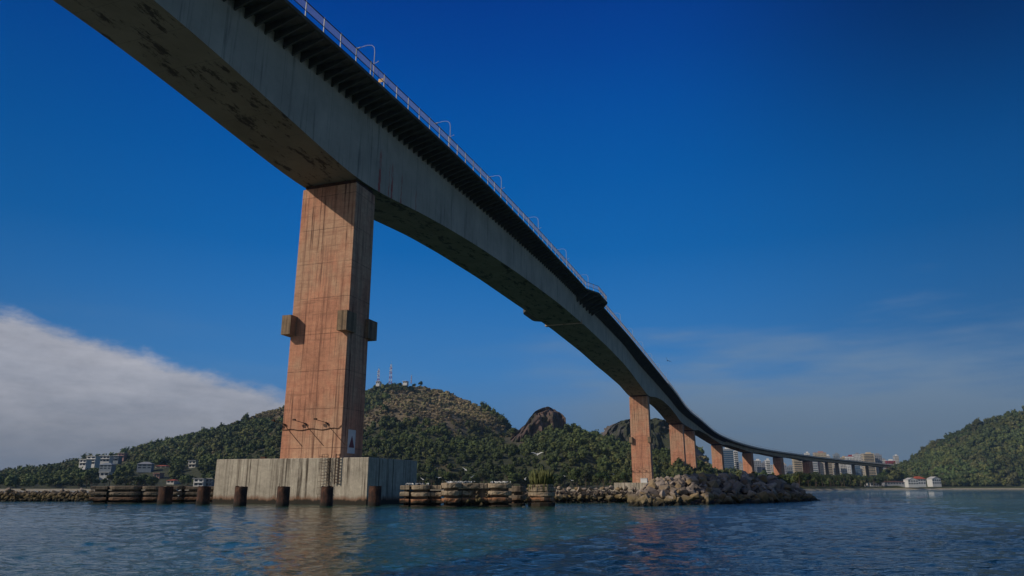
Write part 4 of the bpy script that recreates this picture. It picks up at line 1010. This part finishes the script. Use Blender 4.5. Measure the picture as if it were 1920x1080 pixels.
def sample_forest():
    rg = np.random.default_rng(77); N = 150000
    y = np.sqrt(rg.uniform(385 ** 2, 1750 ** 2, N)); u = rg.uniform(-1.0, .78, N); x = u * y
    z, rk = height(x, y); ys = shore(u); dr = dryness(x, y, z)
    keep = (y - ys > 22) & (z > 1.6)
    keep &= ~((u > .36) & (y - ys < 60)) & ~((u > .30) & (z < 5) & (y > 1000))
    keep &= ~((rk > .5) & (rg.random(N) < .90))
    # only what can be seen from around the camera
    w = (z + 9 - CAM_H) / y; gy = np.linspace(380, 1750, 160); vis = np.ones(N, bool)
    ub = np.linspace(-1.02, .8, 240); GU, GY = np.meshgrid(ub, gy); GZ, _ = height(GU * GY, GY, True); GW = np.maximum.accumulate((GZ - CAM_H) / GY, axis=0)
    iu = np.clip(np.searchsorted(ub, u), 0, 239); iy = np.clip(np.searchsorted(gy, y) - 2, 0, 159)
    vis = w > GW[iy, iu] - .006
    keep &= vis
    for cx, cy, cw, cz, ch in CLEAR:
        uu = cx / cy; keep &= ~((np.abs(u - uu) * cy < cw + 3.5) & (y > cy - 110) & (y < cy + 14) & ((z + 8 - CAM_H) / y > (cz - CAM_H) / cy))
    for sil, base, D in ROCKWIN:
        a = np.array([uw(*p) for p in sil]); b = np.array([uw(*p) for p in base]); wt = (z + 3.5 - CAM_H) / y
        keep &= ~((u > a[0, 0]) & (u < a[-1, 0]) & (y < D + 5) & (y > D - 95) & (wt > np.interp(u, b[:, 0], b[:, 1])))
    return x[keep], y[keep], z[keep], dr[keep], rk[keep], u[keep]
ROCKWIN = [([(944, 838), (962, 818), (984, 797), (1003, 771), (1030, 762), (1056, 784)], [(944, 843), (962, 844), (976, 836), (985, 820), (1000, 812), (1020, 806), (1045, 798), (1056, 790)], 612),
           ([(1140, 806), (1162, 790), (1225, 786), (1262, 803), (1290, 835)], [(1140, 822), (1165, 826), (1200, 840), (1240, 846), (1290, 846)], 700)]
fx, fy, fz, fd, frk, fu = sample_forest()
rg = np.random.default_rng(5); n = len(fx)
isdry = (fd > rg.uniform(.15, .75, n)) | (frk > .5)
big = ~isdry
zone = fbm(fx, fy, 90, 4, 88); zone2 = fbm(fx, fy, 60, 4, 98)
def cols_for(mask, pal):
    k = mask.sum(); q = np.clip((zone[mask] * 1.5 + .5) * len(pal) + rg.normal(size=k) * 1.6, 0, len(pal) - 1).astype(int); c = .55 * pal[q] + .45 * pal.mean(0); return 1.28 * c * rg.uniform(.84, 1.18, (k, 1)) * (1.04 + .7 * zone2[mask])[:, None]
spread = np.clip(fy / 640, .75, 1.3)
r1 = (1.6 + 3.6 * rg.random(n) ** 2.2) * spread; h1 = r1 * rg.uniform(.75, 1.25, n)
P = np.stack([fx, fy, fz + h1 * .75], -1)
print('forest crowns', big.sum(), 'scrub', isdry.sum())
V, F, Cc = merge_crowns(P[big], r1[big], h1[big], cols_for(big, GREENS), TPL, 1)
tag(link('forest', np_mesh('forest', V, F, M['foliage'], False, Cc)), 'dense green forest covering the hills', 'forest', kind='stuff')
r2 = rg.uniform(1.3, 3.0, n) * spread; h2 = r2 * rg.uniform(.6, 1.0, n); P2_ = np.stack([fx, fy, fz + h2 * .35], -1)
dd = isdry & (rg.random(n) < .85)
V, F, Cc = merge_crowns(P2_[dd], r2[dd], h2[dd], cols_for(dd, BROWNS), TPS, 2)
tag(link('scrub', np_mesh('scrub', V, F, M['foliage'], False, Cc)), 'dry brown scrub on the upper slopes of the big hill', 'scrub', kind='stuff')

# rock faces: the bare rocky peak and the dark cliff behind the second pier
def rockface_mat(name, dk, md, lt, grn):
    m, t, b = mat_base(name); P = t.node('ShaderNodeNewGeometry').outputs['Position']
    n = t.noise(t.mapping(P, scale=(1, 1, .35)), .10, 9, .7)
    col = t.ramp(n, [(.32, dk), (.5, md), (.66, lt)])
    g = t.noise(P, .05, 6, .7); col = t.mix(t.sstep(g, grn, grn + .08, 0, .85), col, (.045, .052, .02))
    t.l.new(col, b.inputs['Base Color']); b.inputs['Roughness'].default_value = .95; bump(t, b, n, 1.0, 4.0); return m
M['rockface'] = rockface_mat('bare_rock_face', (.04, .03, .03), (.12, .08, .065), (.27, .18, .135), .53)
M['cliffface'] = rockface_mat('dark_cliff_face', (.03, .03, .03), (.075, .07, .062), (.16, .14, .12), .45)
def rock_outcrop(label, sil, base, D, thick, seed, name='rock_outcrop', mat='rockface'):
    """a craggy solid: skyline survey and foot survey at distance D, bulging towards the viewer and away"""
    a = np.array([uw(*p) for p in sil]); bq = np.array([uw(*p) for p in base]); n = 150; k = 60
    us = np.linspace(a[0, 0], a[-1, 0], n); V = []
    for i, u in enumerate(us):
        wt = np.interp(u, a[:, 0], a[:, 1]); wb = np.interp(u, bq[:, 0], bq[:, 1]); edge = math.sin(math.pi * min(1, max(0, (i) / (n - 1)))) ** .5
        for j in range(k):
            th = math.pi * j / (k - 1); hgt = math.sin(th) ** .8; yy = D - math.cos(th) * thick * (.35 + .65 * edge)
            z = CAM_H + (wb + (wt - wb) * hgt) * D - (0 if hgt > .02 else 14)
            x = u * D; q = Vector((x, yy, z)) * .05 + Vector((seed, 0, 0))
            q2 = Vector((x * .11, yy * .11, z * .035 + seed)); f = noise.fractal(q, .9, 2.1, 7); r = abs(noise.noise(q2)) + .5 * abs(noise.noise(q2 * 2.7))
            V.append((x + f * 2.5 * edge * edge, yy - f * 8 + r * 13 - 4, z + (f * 2.6 - r * 2.0) * (hgt if hgt < .98 else .5) * edge))
    V = np.array(V); idx = np.arange(n * k).reshape(n, k); F = np.stack([idx[:-1, :-1], idx[1:, :-1], idx[1:, 1:], idx[:-1, 1:]], -1).reshape(-1, 4)
    return tag(link(name, np_mesh(name, V, F, M[mat], False)), label, 'rock')
rock_outcrop('bare brown rocky peak rising from the forest in the middle of the hills', [(944, 838), (952, 829), (962, 818), (972, 806), (984, 797), (994, 782), (1003, 772), (1018, 764), (1031, 761), (1041, 765), (1050, 774), (1059, 785)],
             [(944, 843), (962, 844), (976, 836), (985, 820), (1000, 812), (1020, 806), (1045, 798), (1059, 789)], 612, 20, 3.0)
rock_outcrop('dark cliff of bare rock behind the second pier', [(1140, 806), (1150, 796), (1162, 790), (1180, 787), (1225, 786), (1238, 790), (1250, 796), (1262, 803), (1275, 815), (1290, 835)],
             [(1140, 826), (1165, 832), (1200, 850), (1240, 856), (1270, 856), (1290, 850)], 700, 30, 9.0, mat='cliffface')

# ------------------------------------------------------------------ single trees
def tree_mats(col):
    return col
def make_tree(kind, seed, r, h, col):
    """returns (trunk mesh, crown mesh) with its base at 0"""
    rg = random.Random(seed); m = MB(); th = h - r * .9
    m.tube([(0, 0, -1.5), (0, 0, th * .4), (rg.uniform(-.3, .3), rg.uniform(-.3, .3), th * .8), (rg.uniform(-.4, .4), 0, th + r * .3)], [.32, .26, .2, .1], 7)
    for k in range(5):
        a = k * 1.26 + rg.uniform(-.4, .4); m.tube([(0, 0, th * .62), (r * .35 * math.cos(a), r * .35 * math.sin(a), th * .85), (r * .62 * math.cos(a), r * .62 * math.sin(a), th + r * .2)], [.14, .10, .04], 5)
    tr = m.mesh('trunk', M['bark'])
    V, F, T = crown_template(60 + seed, 420, .13); W = V * (r, r, r * .82) + (0, 0, th + r * .35)
    return tr, np_mesh('crown', W, F, M['foliage'], False, T[:, None] * np.array(col)[None, :])
TREES = [make_tree('t', i, r, h, c) for i, (r, h, c) in enumerate(((4.5, 9.5, (.040, .068, .018)), (5.2, 9, (.058, .080, .020)), (3.8, 8.5, (.030, .052, .016)), (3.2, 9.5, (.05, .06, .02)), (4.8, 8.0, (.072, .086, .024))))]
def place_tree(px, D, k, sc, lab, gr, rg, z=None):
    x = u_of(px) * D; zz = hz(x, D) if z is None else z
    t = thing('broadleaf_tree', lab, 'tree', (x, D, zz - .3), rg.uniform(0, 6.28), gr); link('trunk', TREES[k][0], t); link('crown', TREES[k][1], t); t.scale = (sc, sc, sc * rg.uniform(.9, 1.15)); return t
rg = random.Random(12)
for k in range(34):      # nearest trees at the foot of the hills
    px = 782 + k * 12 + rg.uniform(-4, 4)
    if 1172 < px < 1225: continue
    D = shore(u_of(px)) + rg.uniform(16, 34)
    wp = 'behind the short fender' if px < 835 else ('behind the long fender' if px < 968 else ('behind the cactus' if px < 1045 else 'behind the low rocks'))
    kk = rg.randrange(5); wc = ('mid green', 'bright green', 'dark green', 'slim olive', 'yellowish')[kk]
    place_tree(px, float(D), kk, rg.uniform(.65, .95), f'{wc} tree at the foot of the hill {wp}', f'{wc} trees {wp}', rg)
for k in range(22):
    px = 152 + k * 12 + rg.uniform(-4, 4); D = shore(u_of(px)) + rg.uniform(14, 24)
    if any(abs(px - c) < 14 for c in (371, 391, 319)): continue
    kk = rg.randrange(5); wc = ('mid green', 'bright green', 'dark green', 'slim olive', 'yellowish')[kk]; wp = 'left of the piles' if px < 300 else 'behind the two left piles'
    place_tree(px, float(D), kk, rg.uniform(.55, .8), f'{wc} tree on the left shore {wp}', f'{wc} trees on the left shore {wp}', rg)
RT_ = [(294, 690, 'spreading tree standing out on the left skyline'), (262, 660, 'tree on the skyline left of the spreading one'), (354, 740, 'round dark tree on the left skyline'), (372, 750, 'open tree on the skyline right of the round dark one'),
       (720, 826, 'round tree on the summit between the two masts'), (744, 828, 'wide tree on the summit right of the taller mast'), (783, 832, 'dark round tree at the right shoulder of the summit'), (770, 832, 'low tree on the summit beside the white hut'),
       (962, 640, 'thin tree in the notch left of the rocky peak'), (1058, 618, 'tree on the right shoulder of the rocky peak'), (1078, 620, 'tree on the ridge right of the rocky peak')]
for px, D, lab in RT_:
    x = u_of(px) * D
    best = max(np.arange(D - 60, D + 70, 6), key=lambda d: (hz(u_of(px) * d, d)) / d)
    place_tree(px, float(best), rg.randrange(5), rg.uniform(.75, .95), lab, None, rg)

# palms and shore trees on the right
def make_palm(seed):
    rg = random.Random(seed); m = MB(); h = 8.5; bx = rg.uniform(-.9, .9)
    m.tube([(0, 0, -.5), (bx * .3, 0, h * .35), (bx * .7, 0, h * .7), (bx, 0, h)], [.26, .19, .16, .15], 7); tr = m.mesh('trunk', M['bark'])
    c = MB()
    for k in range(20):
        a = k * 2.4 + rg.uniform(-.2, .2); el = rg.uniform(-.3, 1.15); L = rg.uniform(2.7, 3.5); pts = []
        for i in range(7):
            f = i / 6; pts.append(Vector((L * f * math.cos(a) * math.cos(el * (1 - f * .5)), L * f * math.sin(a) * math.cos(el * (1 - f * .5)), L * (f * math.sin(el) - f * f * .85))))
        side = Vector((-math.sin(a), math.cos(a), 0))
        for i in range(6):
            for sg in (-1, 1):
                w = .62 * math.sin(math.pi * (i + .7) / 7); p, q = pts[i], pts[i + 1]; e = (q - p)
                b = p + e * .62
                c.add([p, b, b + side * sg * w + Vector((0, 0, -w * .55)) + e * .5, p + side * sg * w * .8 + Vector((0, 0, -w * .5)) + e * .5], [(0, 1, 2, 3)])
    c.v = [(x + bx, y, z + h) for x, y, z in c.v]
    me = bpy.data.meshes.new('fronds'); me.from_pydata(c.v, [], c.f); me.materials.append(M['palm_leaf']); return tr, me
PALMS = [make_palm(i) for i in range(4)]
for k in range(34):
    px = 1492 + k * 5.3 + rg.uniform(-3, 3); 
    if px > 1668: px = rg.choice((1706, 1718, 1738, 1752, 1690, 1640))
    D = float(shore(u_of(px))) + rg.uniform(34, 70); x = u_of(px) * D
    t = thing('palm_tree', 'tall palm tree in the shore belt under the low end of the bridge' if px < 1669 else 'palm tree standing among the houses on the right shore', 'palm tree', (x, D, hz(x, D)), rg.uniform(0, 6.28), 'palms of the bridge belt' if px < 1669 else 'palms among the right houses')
    q = rg.randrange(4); link('trunk', PALMS[q][0], t); link('fronds', PALMS[q][1], t); s_ = rg.uniform(.75, 1.1) * (D / 560) ** .35; t.scale = (s_, s_, s_)
for k in range(46):
    px = 1486 + k * 4.1 + rg.uniform(-3, 3); D = float(shore(u_of(px))) + rg.uniform(50, 110)
    kk = rg.randrange(5); wc = ('mid green', 'bright green', 'dark green', 'slim olive', 'yellowish')[kk]; wp = 'at the near end' if px < 1550 else ('in the middle' if px < 1610 else 'at the far end')
    place_tree(px, D, kk, rg.uniform(.62, .95) * (D / 560) ** .6, f'{wc} bushy tree {wp} of the right shore belt', f'{wc} trees {wp} of the right shore belt', rg)
for k in range(16):
    px = 1345 + k * 9 + rg.uniform(-3, 3); D = rg.uniform(560, 680)
    place_tree(px, D, rg.randrange(5), rg.uniform(.8, 1.1), 'dark tree between the far piers behind the rock mound', 'trees between the far piers', rg, 2.8)

# ------------------------------------------------------------------ city towers
def tower(px0, px1, ytop, D, mat, win, label, cap=None, style='bands', side=.35, base=912):
    x0, x1 = u_of(px0) * D, u_of(px1) * D; w = x1 - x0; zt = at(px0, ytop, D).z; z0 = 1.5; dp = max(w * .8, 12)
    t = thing('apartment_tower', label, 'tower block', ((x0 + x1) / 2, D, z0), -side * .6 if side else 0); H = zt - z0
    MB().box((0, dp / 2, H / 2), (w, dp, H)).build('wall', M[mat], t)
    fl = 3.1; nf = int(H / fl); wf = MB()
    if style == 'bands':
        for i in range(nf):
            z = 1.7 + i * fl
            wf.box((0, -.05, z), (w * .86, .16, 1.35))
            for sx in (-1, 1): wf.box((sx * (w / 2 + .04), dp / 2, z), (.14, dp * .7, 1.3))
        b = MB()
        for i in range(1, nf): b.box((0, -.55, i * fl + .25), (w * .72, 1.1, .75))
        b.build('balcony_front', M[cap or mat], t)
    elif style == 'grid':
        n = max(3, int(w / 2.8))
        for i in range(nf):
            for j in range(n):
                wf.box((-w / 2 + w * (j + .5) / n, -.03, 1.7 + i * fl), (w / n * .5, .12, 1.5))
            for j in range(4):
                for sx in (-1, 1): wf.box((sx * (w / 2 + .03), dp * (j + .5) / 4, 1.7 + i * fl), (.12, dp / 4 * .45, 1.5))
    else:
        for i in range(nf): wf.box((0, -.06, 1.7 + i * fl), (w * .96, .18, 2.3))
    wf.build('window', M[win], t)
    tag([c for c in t.children if c.name.startswith('window')][0], kind='stuff')
    MB().box((0, dp / 2, H + .35), (w + .5, dp + .5, .7)).build('roof', M[cap or mat], t)
    MB().box((w * .1, dp / 2, H + 2.1), (w * .42, dp * .4, 2.8)).build('stair_house', M[cap or mat], t)
    return t
TOW = [(1354, 1377, 842, 1150, 'bluegrey', 'glass_blue', 'dark blue glass tower with a white top between the fifth and sixth piers', 'white', 'glass'),
       (1378, 1386, 846, 1180, 'white', 'window', 'narrow white tower with many balconies right of the dark glass tower', 'white', 'bands'),
       (1406, 1414, 863, 1330, 'offwhite', 'window', 'slim pale tower just right of the sixth pier', 'white', 'grid'),
       (1415, 1428, 864, 1350, 'grey', 'window', 'grey tower with a white stair house between the sixth and seventh piers', 'white', 'grid'),
       (1429, 1437, 868, 1370, 'grey', 'window', 'lower grey block just left of the white block by the seventh pier', 'grey', 'grid'),
       (1437, 1445, 863, 1340, 'white', 'window', 'white tower touching the seventh pier', 'white', 'bands'),
       (1462, 1475, 871, 1400, 'grey', 'window', 'grey tower with a cream top right of the seventh pier', 'cream', 'grid'),
       (1476, 1489, 875, 1420, 'bluegrey', 'window', 'low blue-grey block in the middle of the gap right of the seventh pier', 'grey', 'grid'),
       (1489, 1505, 860, 1300, 'cream', 'window', 'cream tower with striped balconies just left of the eighth pier', 'cream', 'bands'),
       (1513, 1521, 850, 1500, 'white', 'window', 'small white tower top showing above the bridge over the eighth pier', 'white', 'grid'),
       (1523, 1534, 860, 1330, 'white', 'glass_blue', 'white and teal balconied tower just right of the eighth pier', 'white', 'bands'),
       (1534, 1538, 861, 1335, 'pink', 'window', 'thin pink tower slice beside the white and teal tower', 'pink', 'grid'),
       (1531, 1552, 849, 1520, 'cream', 'window', 'cream twin tower with a pinkish cap rising above the bridge', 'pink', 'grid'),
       (1548, 1561, 864, 1380, 'cream', 'window', 'beige balconied tower under the bridge left of the slender piers', 'cream', 'bands'),
       (1564, 1574, 866, 1400, 'cream', 'window', 'narrow cream tower between the slender piers', 'offwhite', 'bands'),
       (1567, 1577, 852, 1560, 'bluegrey', 'window', 'small dark blue tower top above the bridge', 'bluegrey', 'grid'),
       (1577, 1588, 869, 1420, 'offwhite', 'window', 'grey-white tower under the bridge right of the narrow cream one', 'grey', 'grid'),
       (1590, 1604, 856, 1500, 'white', 'window', 'white tower with a red stair house above the bridge', 'red', 'grid'),
       (1604, 1617, 852, 1530, 'white', 'window', 'white tower with a dark top right of the red-topped tower', 'grey', 'grid'),
       (1599, 1613, 872, 1440, 'bluegrey', 'glass_blue', 'blue-grey block low under the bridge end', 'bluegrey', 'glass'),
       (1622, 1642, 851, 1480, 'cream', 'window', 'yellowish cream tower with balconies, largest above the bridge', 'cream', 'bands'),
       (1641, 1656, 853, 1500, 'grey', 'window', 'grey tower attached right of the yellowish cream one', 'grey', 'grid'),
       (1665, 1680, 864, 1540, 'red', 'window', 'low dark red building with a white box on top near the right hill', 'white', 'grid'),
       (1681, 1688, 855, 1580, 'offwhite', 'window', 'slim white tower rightmost before the hill', 'white', 'grid')]
TOW += [(1386, 1393, 868, 1460, 'offwhite', 'window', 'low pale block just left of the sixth pier', 'grey', 'grid'),
        (1446, 1461, 872, 1480, 'offwhite', 'window', 'pale block half hidden by the seventh pier', 'white', 'grid'),
        (1505, 1513, 872, 1450, 'bluegrey', 'window', 'narrow grey-blue block right of the cream striped tower', 'grey', 'grid'),
        (1552, 1559, 855, 1590, 'offwhite', 'window', 'slim off-white tower top right of the pinkish-capped twin tower', 'white', 'grid'),
        (1580, 1589, 858, 1600, 'cream', 'window', 'small cream tower top left of the red-topped tower', 'cream', 'grid'),
        (1656, 1663, 862, 1600, 'offwhite', 'window', 'small pale tower between the grey tower and the dark red building', 'grey', 'grid')]
for (a, b, y, D, m_, w_, lab, cap, st) in TOW: tower(a, b, y, D, m_, w_, lab, cap, st)

# ------------------------------------------------------------------ masts on the summit
def mast(px, ptop, pbase, D, label, w):
    b = at(px, pbase, D); h = at(px, ptop, D).z - b.z; t = thing('radio_mast', label, 'mast', b); m = MB()
    r = [M['red'], M['white']]; n = 8
    for k in range(n):
        m = MB(); z0, z1 = h * k / n, h * (k + 1) / n; w0, w1 = w * (1 - .6 * k / n), w * (1 - .6 * (k + 1) / n)
        for sx in (-1, 1):
            for sy in (-1, 1): m.bar((sx * w0 / 2, sy * w0 / 2, z0), (sx * w1 / 2, sy * w1 / 2, z1), .22)
            m.bar((sx * w0 / 2, -w0 / 2, z0), (-sx * w1 / 2, -w1 / 2, z1), .12); m.bar((sx * w0 / 2, w0 / 2, z0), (-sx * w1 / 2, w1 / 2, z1), .12)
        m.build('mast_section', r[k % 2], t)
    if w > 1.2:
        m = MB()
        for z in (.55, .68, .8): m.tube([(-.9, -1.0, h * z), (-.9, -.5, h * z)], .7, 8).tube([(.9, -1.0, h * (z + .04)), (.9, -.5, h * (z + .04))], .6, 8)
        m.build('dish_antenna', M['white'], t)
    MB().bar((0, 0, h), (0, 0, h * 1.18), .12).build('antenna_tip', M['grey_metal'], t)
mast(709, 691, 721, 824, 'shorter red and white radio mast on the hill summit', 2.2)
mast(732, 683, 719, 826, 'taller red and white radio mast on the hill summit', 3.0)
mast(771, 704, 719, 834, 'thin faint antenna right of the two big masts', 1.0)

# ------------------------------------------------------------------ sea haze
def haze():
    m = bpy.data.materials.new('haze'); m.use_nodes = True; t = NT(m.node_tree); t.n.clear()
    out = t.node('ShaderNodeOutputMaterial'); v = t.node('ShaderNodeVolumePrincipled')
    v.inputs['Color'].default_value = (0.42, 0.68, 1.0, 1); v.inputs['Density'].default_value = 0.00010; v.inputs['Anisotropy'].default_value = 0.0
    t.l.new(v.outputs[0], out.inputs['Volume'])
    o = MB().box((0, 1900, 76), (9400, 5400, 170)).build('haze', m); tag(o, 'thin sea haze over the bay', 'haze', kind='stuff')
haze()
